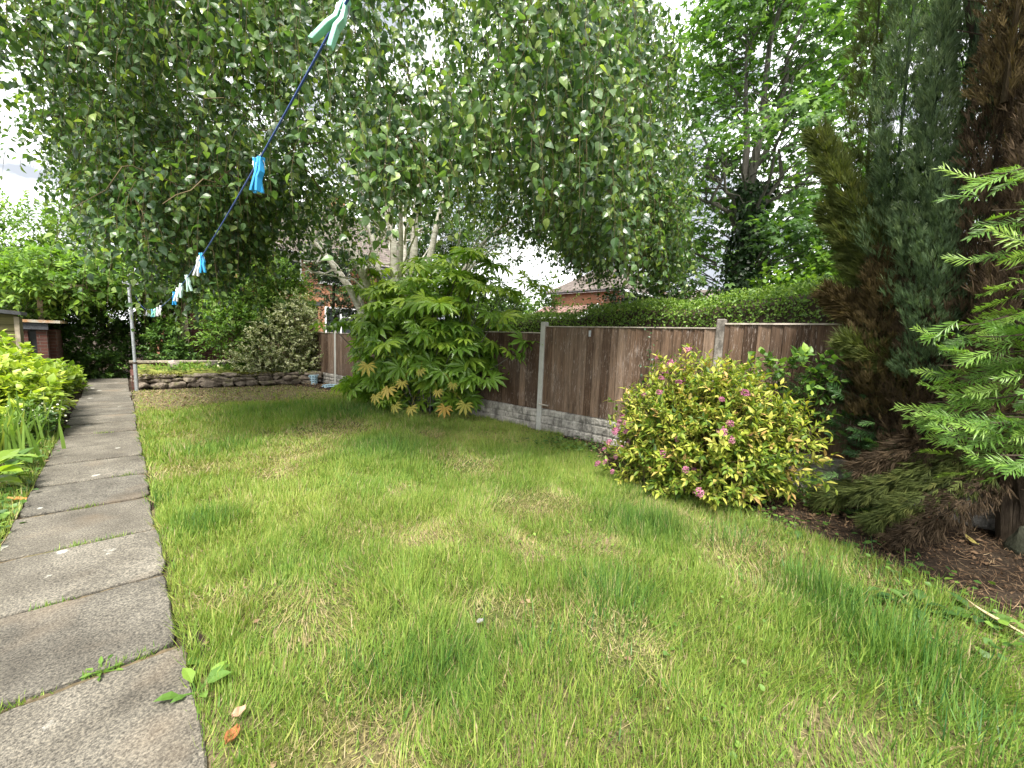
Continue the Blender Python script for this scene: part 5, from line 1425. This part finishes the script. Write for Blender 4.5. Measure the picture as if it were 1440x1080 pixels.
# ================================================================== CONIFER on the right
cf = thing('conifer_tree', 'tall conifer with grey green plumes and dead brown foliage at the right edge', 'tree', (5.25, -.75, 0))
O_ = np.array([5.25, -.75, 0.0])
g = Geo()
for x, y_, e, r in ((0, 0, (.0, .1, 6.5), .15), (-.1, .3, (-.05, .9, 6), .08), (.1, -.3, (.1, -.6, 6), .1), (-.15, .1, (-.2, .45, 4), .06)):
    limb(g, (x * .4, y_ * .3, -.1), np.array(e), r, .03, 10, .03, 9)
for k in range(70):
    zz = rng.uniform(.4, 4.5); a_ = rng.uniform(0, 6.28); L = rng.uniform(.4, .9)
    limb(g, (0, .1 * zz * .3, zz), (math.cos(a_) * L, .15 + math.sin(a_) * L, zz + L * rng.uniform(.1, .9)), .014, .004, 6, .08, 5)
g.obj('trunk', M['bark'], cf)
def plume(pts, rad, n, size, mat, name='plume', spread=.45, tone=(0, 1), droop=0.0, fan=1.0):
    """sprays clothing one upright shoot of the conifer; pts in world coordinates"""
    P = np.array(pts, float) - O_
    g = Geo()
    n = int(n * 6.5); size = size * .46
    t = rng.random(n) * (len(P) - 1); a = np.minimum(t.astype(int), len(P) - 2); f = (t - a)[:, None]
    C = P[a] * (1 - f) + P[a + 1] * f
    ax = unit(P[a + 1] - P[a])
    e1 = unit(np.cross(ax, np.array([.3, .2, .93]) if abs(ax[0][2]) < .8 else np.array([.9, .3, .1]))); e2 = np.cross(ax, e1)
    ph = rng.uniform(0, 6.28, n); o = e1 * np.cos(ph)[:, None] + e2 * np.sin(ph)[:, None]
    tf = t / (len(P) - 1)
    rr = rad * (1 - .75 * tf ** 2) * rng.uniform(.2, 1, n) ** .5 * (1 + .25 * np.sin(tf * 23 + ph * 2))
    base = C + o * rr[:, None]
    D = unit(ax * fan + o * spread + rng.normal(0, .16, (n, 3)) - np.array([0, 0, droop]))
    N = unit(o + rng.normal(0, .45, (n, 3)))
    s_ = size * rng.uniform(.6, 1.3, n)
    clump = vnoise(np.c_[ph * 1.5 + 5, tf * 14 + 7], 1.0, 91)
    tn = np.clip(tone[0] + (tone[1] - tone[0]) * (rng.beta(1.6, 1.8, n) * .8 + clump * .4 - .1), 0, 1)
    c_ = n // 4
    g.scatter(T_SPRAY, base[:c_], D[:c_], N[:c_], s_[:c_], tn[:c_])
    for q in range(4):
        k = slice(c_ + q, None, 4)
        g.scatter(T_TUFTS[q], base[k], D[k], N[k], s_[k] * 1.15, tn[k])
    g.tube(P, np.linspace(.02, .006, len(P)), 6, 0.0)
    return g.obj(name, M[mat], cf)
def skirt(*a, **k): return plume(*a, name='dead_plume', **k)
def live(*a, **k): return plume(*a, name='green_plume', **k)
def dead(*a, **k): return plume(*a, name='dead_plume', **k)
live([(5.3, .25, 1.6), (5.2, .36, 3.2), (5.15, .45, 6.5)], .26, 620, .21, 'plume_g')
live([(4.95, .08, 1.9), (4.92, .14, 2.9), (4.95, .2, 4.4)], .2, 420, .17, 'plume_g', tone=(.15, 1))
live([(4.8, -.02, 1.3), (4.78, .0, 2.2), (4.8, .04, 3.1)], .19, 360, .15, 'plume_g', tone=(0, .75))
live([(5.5, .45, 1.8), (5.55, .62, 3.5), (5.5, .75, 6.5)], .26, 430, .22, 'plume_o', tone=(0, .7))
live([(5.6, -.4, 2), (5.6, -.3, 4), (5.5, -.2, 7)], .34, 420, .26, 'plume_g', tone=(0, .6))
live([(5.2, -1.2, 1.6), (5.1, -1.3, 4), (5.1, -1.2, 7)], .4, 420, .26, 'plume_g')
live([(5.2, -.05, 3.2), (5.15, .02, 5), (5.1, .1, 6.8)], .24, 330, .2, 'plume_g')
live([(5.5, -.12, 1.2), (5.5, .0, 3.5), (5.42, .05, 6.8)], .4, 520, .24, 'plume_g', tone=(0, .55))
dead([(4.95, -.5, .6), (4.9, -.5, 2.5), (4.85, -.48, 5.2)], .3, 420, .2, 'plume_b', tone=(0, .6))
dead([(4.9, -.25, .7), (4.8, -.22, 2.4), (4.78, -.2, 5)], .22, 620, .19, 'plume_b')
dead([(4.6, -.42, .9), (4.55, -.42, 2.6), (4.5, -.4, 5)], .22, 520, .19, 'plume_b')
dead([(5.0, -.05, .7), (4.95, .02, 1.5), (4.92, .08, 2.3)], .24, 380, .18, 'plume_b', tone=(0, .8))
dead([(5.1, .2, .95), (5.05, .3, 1.6), (5.05, .36, 2.4)], .26, 330, .2, 'plume_r', tone=(0, .8))
dead([(4.55, -.2, 3.3), (4.5, -.18, 4.2), (4.5, -.15, 5.2)], .16, 200, .18, 'plume_r')
dead([(5.2, -.9, .5), (5.1, -.9, 2), (5.0, -.95, 4.5)], .4, 420, .22, 'plume_b', tone=(0, .6))
# feathery limbs that lean out over the hedge to the left
for pts, rad, n, mt in (([(5.35, -.1, 1.7), (5.3, .45, 2.5), (5.15, 1.0, 3.7)], .18, 300, 'plume_o'), ([(5.3, -.05, 1.6), (5.3, .4, 2.2), (5.25, .85, 2.95)], .17, 260, 'plume_o'), ([(5.3, -.05, 1.3), (5.2, .35, 1.75), (5.1, .75, 2.1)], .16, 200, 'plume_r'), ([(5.1, -.1, 1.2), (5.0, .25, 1.45), (4.9, .55, 1.62)], .13, 130, 'plume_o')):
    live(pts, rad, n, .24, mt, spread=.7, fan=.9, tone=(0, .85))
# drooping lower skirt that sweeps out over the soil and the grass edge
for pts, rad, n, mt in (([(5.1, -.5, .85), (4.75, -.1, .55), (4.55, .3, .28)], .15, 105, 'plume_o'), ([(5.0, -.45, .7), (4.6, -.15, .42), (4.35, .15, .16)], .14, 110, 'plume_o'), ([(5.0, -.5, .6), (4.5, -.25, .35), (4.2, .0, .1)], .13, 95, 'plume_b'), ([(5.1, -.4, 1.0), (4.8, .0, .72), (4.65, .3, .5)], .14, 90, 'plume_b'), ([(5.1, -.3, .6), (4.85, .15, .35), (4.6, .55, .15)], .14, 95, 'plume_o')):
    skirt(pts, rad * .8, int(n * .62), .24, mt, spread=.6, droop=.25, tone=(0, .85))

# ================================================================== YEW reaching in from the right edge
def yew(name, label, loc, sprays, mat, size, cat='yew', trunk=True):
    t = thing(name, label, cat, loc)
    g = Geo(); gb = Geo(); o = np.array(loc)
    for a, b, n, w_ in sprays:
        a = np.array(a) - o; b = np.array(b) - o
        q = limb(gb, a, b, .009, .003, 8, .04, 5)
        d = unit(b - a); L = np.linalg.norm(b - a)
        side = unit(np.cross(d, np.array([0, 0, 1.0])))
        n = int(n * 1.25)
        t_ = np.linspace(.08, 1, n); i = (t_ * 7).astype(int).clip(0, 7)
        P = q[i] + rng.normal(0, .03, (n, 3)) - np.c_[np.zeros((n, 2)), .07 * t_ ** 2]
        sg = np.where(np.arange(n) % 2 == 0, 1, -1)
        D = unit(d * rng.uniform(.5, 1.0, n)[:, None] + side * (sg * rng.uniform(.35, .9, n) * (1.1 - t_))[:, None] + np.c_[np.zeros((n, 2)), rng.normal(-.08, .32, n)])
        N = unit(np.array([-.35, 0, .85]) + rng.normal(0, .5, (n, 3)) - d * .1)
        S = size * w_ * rng.uniform(.65, 1.2, n)
        tn_ = np.clip(rng.beta(2, 2, n) * .8 + .3 * (t_ - .4), 0, 1)
        for q_ in range(3):
            g.scatter(T_YEWS[q_], P[q_::3], D[q_::3], N[q_::3], S[q_::3], tn_[q_::3], 0)
    gb.obj('branch', M['bark'], t); g.obj('foliage', M[mat], t)
    return t
ys = []
Y0 = np.array([4.1, -1.5, 0])
for x, y_, z, n in ((3.45, .02, 2.5, 16), (3.5, -.1, 2.32, 16), (3.4, -.2, 2.15, 14), (3.45, -.16, 1.98, 13), (3.3, -.22, 1.86, 12),
                    (3.4, .02, 1.68, 18), (3.5, -.05, 1.52, 18), (3.35, -.12, 1.62, 16), (3.5, -.02, 1.38, 18), (3.55, .03, 1.22, 18), (3.4, -.06, 1.12, 18), (3.6, -.08, 1.02, 16), (3.35, -.2, 1.2, 16), (3.3, -.26, 1.0, 14), (3.5, -.2, .94, 14), (3.25, -.3, 1.45, 14), (3.2, -.3, 1.75, 12), (3.7, .0, 1.45, 14), (3.7, -.05, 1.15, 14), (3.75, -.1, 2.2, 12), (3.2, -.34, 2.3, 12), (3.6, -.2, 1.75, 14)):
    e = np.array([x, y_, z]); d = unit(np.array([x - 4.1, y_ + 1.5, 0.0])); L = rng.uniform(.5, .75)
    s_ = e - d * L + np.array([rng.normal(0, .08), 0, rng.uniform(-.02, .12)])
    e = e - np.array([0, .07, 0]); s_ = s_ - np.array([0, .07, 0])
    ys.append((s_, e, n, 1.0))
    
yw = yew('yew_tree', 'bright green yew branches reaching in from the right edge', (4.1, -1.5, 0), ys, 'yew', .15)
g = Geo(); limb(g, (0, 0, -.1), (0, .05, 3.2), .11, .05, 9, .03, 9)
for a, b, n, w_ in ys[::2]:
    a = np.array(a) - Y0; limb(g, (0, 0, max(.3, a[2] - .35)), a, .022, .009, 6, .04, 5)
g.obj('trunk', M['bark'], yw)
ys = []
for k in range(34):
    zz = rng.uniform(.12, 1.0) if k < 22 else rng.uniform(.9, 1.5)
    yb = rng.uniform(-.15, .55) if k < 22 else rng.uniform(.3, .95)
    ys.append(((5.22, yb - .25, zz * .8), (5.0 + rng.uniform(-.15, .1), yb + rng.uniform(-.05, .3), zz), 12, .8))
yew('yew_seedling', 'low dark green self sown yew growing against the fence beside the conifer', (5.2, .1, 0), ys, 'yew_d', .15, 'yew')
cs = thing('climbing_shrub', 'leafy shrub sprig rising past the spirea in front of the right hand fence panel', 'shrub', (4.9, .95, 0))
g = Geo(); shrub_crown(g, (0, 0, 1.28), (.2, .32, .2), 34, 7, T_OVAL, .085, .16, .4, .2, .5, tone=(0, 1), twig_mat=1)
shrub_crown(g, (.05, -.25, 1.0), (.2, .3, .25), 30, 7, T_OVAL, .07, .16, .4, .2, .5, tone=(0, .5), twig_mat=1)
g.obj('foliage', [M['green'], M['darktwig']], cs)
g = Geo()
for k in range(5): limb(g, (.02, -.05, 0), (rng.normal(0, .12), rng.normal(-.05, .18), 1.25), .008, .003, 7, .04, 4)
g.obj('stem', M['bark'], cs)
rs = thing('rose_stem', 'thin leafy rose stem standing in front of the middle fence panel', 'plant', FW(-1.9, .35, 0))
g = Geo(); q = limb(g, (0, 0, 0), (.02, -.04, 1.62), .006, .003, 10, .02, 5); g.obj('stem', M['bark'], rs)
g = Geo(); n = 44; i = rng.integers(5, 10, n); P = q[i] + rng.normal(0, .06, (n, 3)); g.scatter(T_OVAL, P, rdir(n) + np.array([0, 0, .2]), unit(rng.normal(0, .5, (n, 3)) + np.array([-.4, 0, .8])), rng.uniform(.03, .06, n), rng.uniform(0, .6, n)); g.obj('leaves', M['ivy'], rs)

# ================================================================== SMALL THINGS ON THE GROUND
tag(rock((5.0, -.86, .10), (.12, .3, .25), 21, stone_mat('green_grey_stone', [(.3, (.05, .055, .035)), (.7, (.10, .10, .07))], 5, True), 'stone'), 'leaning grey green stone at the right edge of the bare soil', 'stone')
g = Geo(); g.box((-.17, -.012, 0), (.17, .012, .012), jit=.004)
o = g.obj('wood_strip', plain_mat('pale_dry_wood', (.26, .22, .13), .8, .2, 0, 30, .3)); o.location = (5.0, .36, .03); o.rotation_euler = (0, .04, R(118)); tag(o, 'pale strip of wood lying on the soil under the spirea', 'wood')
def curled_leaf(name, label, loc, L, Wd, col, rz, curl=.5, cat='leaf', group=None):
    g = Geo(); n = 9; V = []
    for a in np.linspace(-1, 1, 5):
        row = []
        for t in np.linspace(0, 1, n):
            w_ = Wd * math.sin(math.pi * (t * .9 + .07)) ** .8
            row.append((a * w_, (t - .5) * L, curl * Wd * a * a + .25 * curl * L * (t - .5) ** 2 * 2 + .004 * math.sin(9 * t + 3 * a)))
        V.append(row)
    g.grid(np.array(V)[::-1]); m = plain_mat(name + '_tissue', col, .7, .25, 0, 60, .3)
    o = g.obj(name, m, smooth=True); o.location = loc; o.rotation_euler = (random.uniform(-.2, .2), random.uniform(-.2, .2), R(rz))
    md = o.modifiers.new('thickness', 'SOLIDIFY'); md.thickness = .0012
    tag(o, label, cat, group); return o
curled_leaf('fallen_leaf', 'curled orange brown leaf on the lawn edge beside the nearest slab', (.225, 1.60, .03), .07, .022, (.24, .095, .035), -40, .9)
curled_leaf('fallen_leaf', 'pale pink underside leaf next to the curled orange leaf', (.262, 1.675, .05), .05, .018, (.32, .19, .125), -70, .6)
curled_leaf('fallen_leaf', 'long yellow strap leaf on the dark soil near the leaning stone', (4.9, -.42, .02), .30, .016, (.33, .28, .09), -78, .6)
curled_leaf('fallen_leaf', 'small orange leaf standing on the soil left of the yellow strap leaf', (5.15, -.2, .05), .07, .02, (.45, .11, .04), 20, .9)
curled_leaf('fallen_leaf', 'long pale dry leaf at the right edge lying across the weeds', (3.42, -.46, .05), .34, .017, (.32, .26, .15), -25, .5)
curled_leaf('fallen_leaf', 'rust coloured leaf on the left border edge beside the path', (-.66, 5.05, .03), .12, .035, (.4, .17, .05), 60, .7)
curled_leaf('fallen_leaf', 'pale leaf on the grass in front of the big fatsia', (3.95, 7.05, .03), .1, .035, (.33, .28, .14), 60, .5)
curled_leaf('fallen_leaf', 'grey white leaf lying in the middle of the lawn', (1.27, 1.46, .05), .04, .012, (.16, .16, .15), 80, .4)
# lattice planter and the broken piece of another at the fence corner
pl_blue = plain_mat('pale_blue_plastic', (.42, .6, .70), .45, .4); pl_dark = plain_mat('dark_blue_glaze', (.03, .06, .12), .4, .4)
bk = thing('lattice_planter', 'pale blue lattice planter under the variegated bush by the fence corner', 'planter', (4.02, 12.42, 0))
g = Geo(); gi = Geo()
n = 28; rows = np.linspace(0, .26, 6); rad_ = lambda z: .115 + .16 * z
for z in rows: g.tube([(math.cos(a) * rad_(z), math.sin(a) * rad_(z), z) for a in np.linspace(0, 6.283, n + 1)], .011, 6)
for k in range(12):
    a = k * math.pi / 6; g.tube([(math.cos(a) * rad_(z), math.sin(a) * rad_(z), z) for z in rows], .010, 5)
g.obj('lattice', pl_blue, bk)
gi.tube([(0, 0, .004), (0, 0, .245)], [.1, .135], 20); gi.obj('liner', pl_dark, bk)
bp = thing('broken_planter', 'broken pale blue lattice piece on the ground at the foot of the far fence post', 'planter', (4.12, 11.35, 0))
g = Geo()
for k in range(5):
    a0 = k * .55; g.tube([(-.16 + .08 * k, -.10, .012), (-.15 + .08 * k, 0, .06 + .02 * math.sin(k * 2)), (-.14 + .08 * k, .10, .014)], .010, 5)
for v in (-.1, -.03, .04, .1): g.tube([(-.19, v, .02 + (.05 if abs(v) < .08 else 0)), (0, v, .035 + (.05 if abs(v) < .08 else 0)), (.19, v + .02, .02 + (.05 if abs(v) < .08 else 0))], .010, 5)
g.obj('lattice', pl_blue, bp)
g = Geo(); g.box((-.15, -.08, .002), (.15, .08, .02), jit=.006); g.obj('liner', pl_dark, bp)
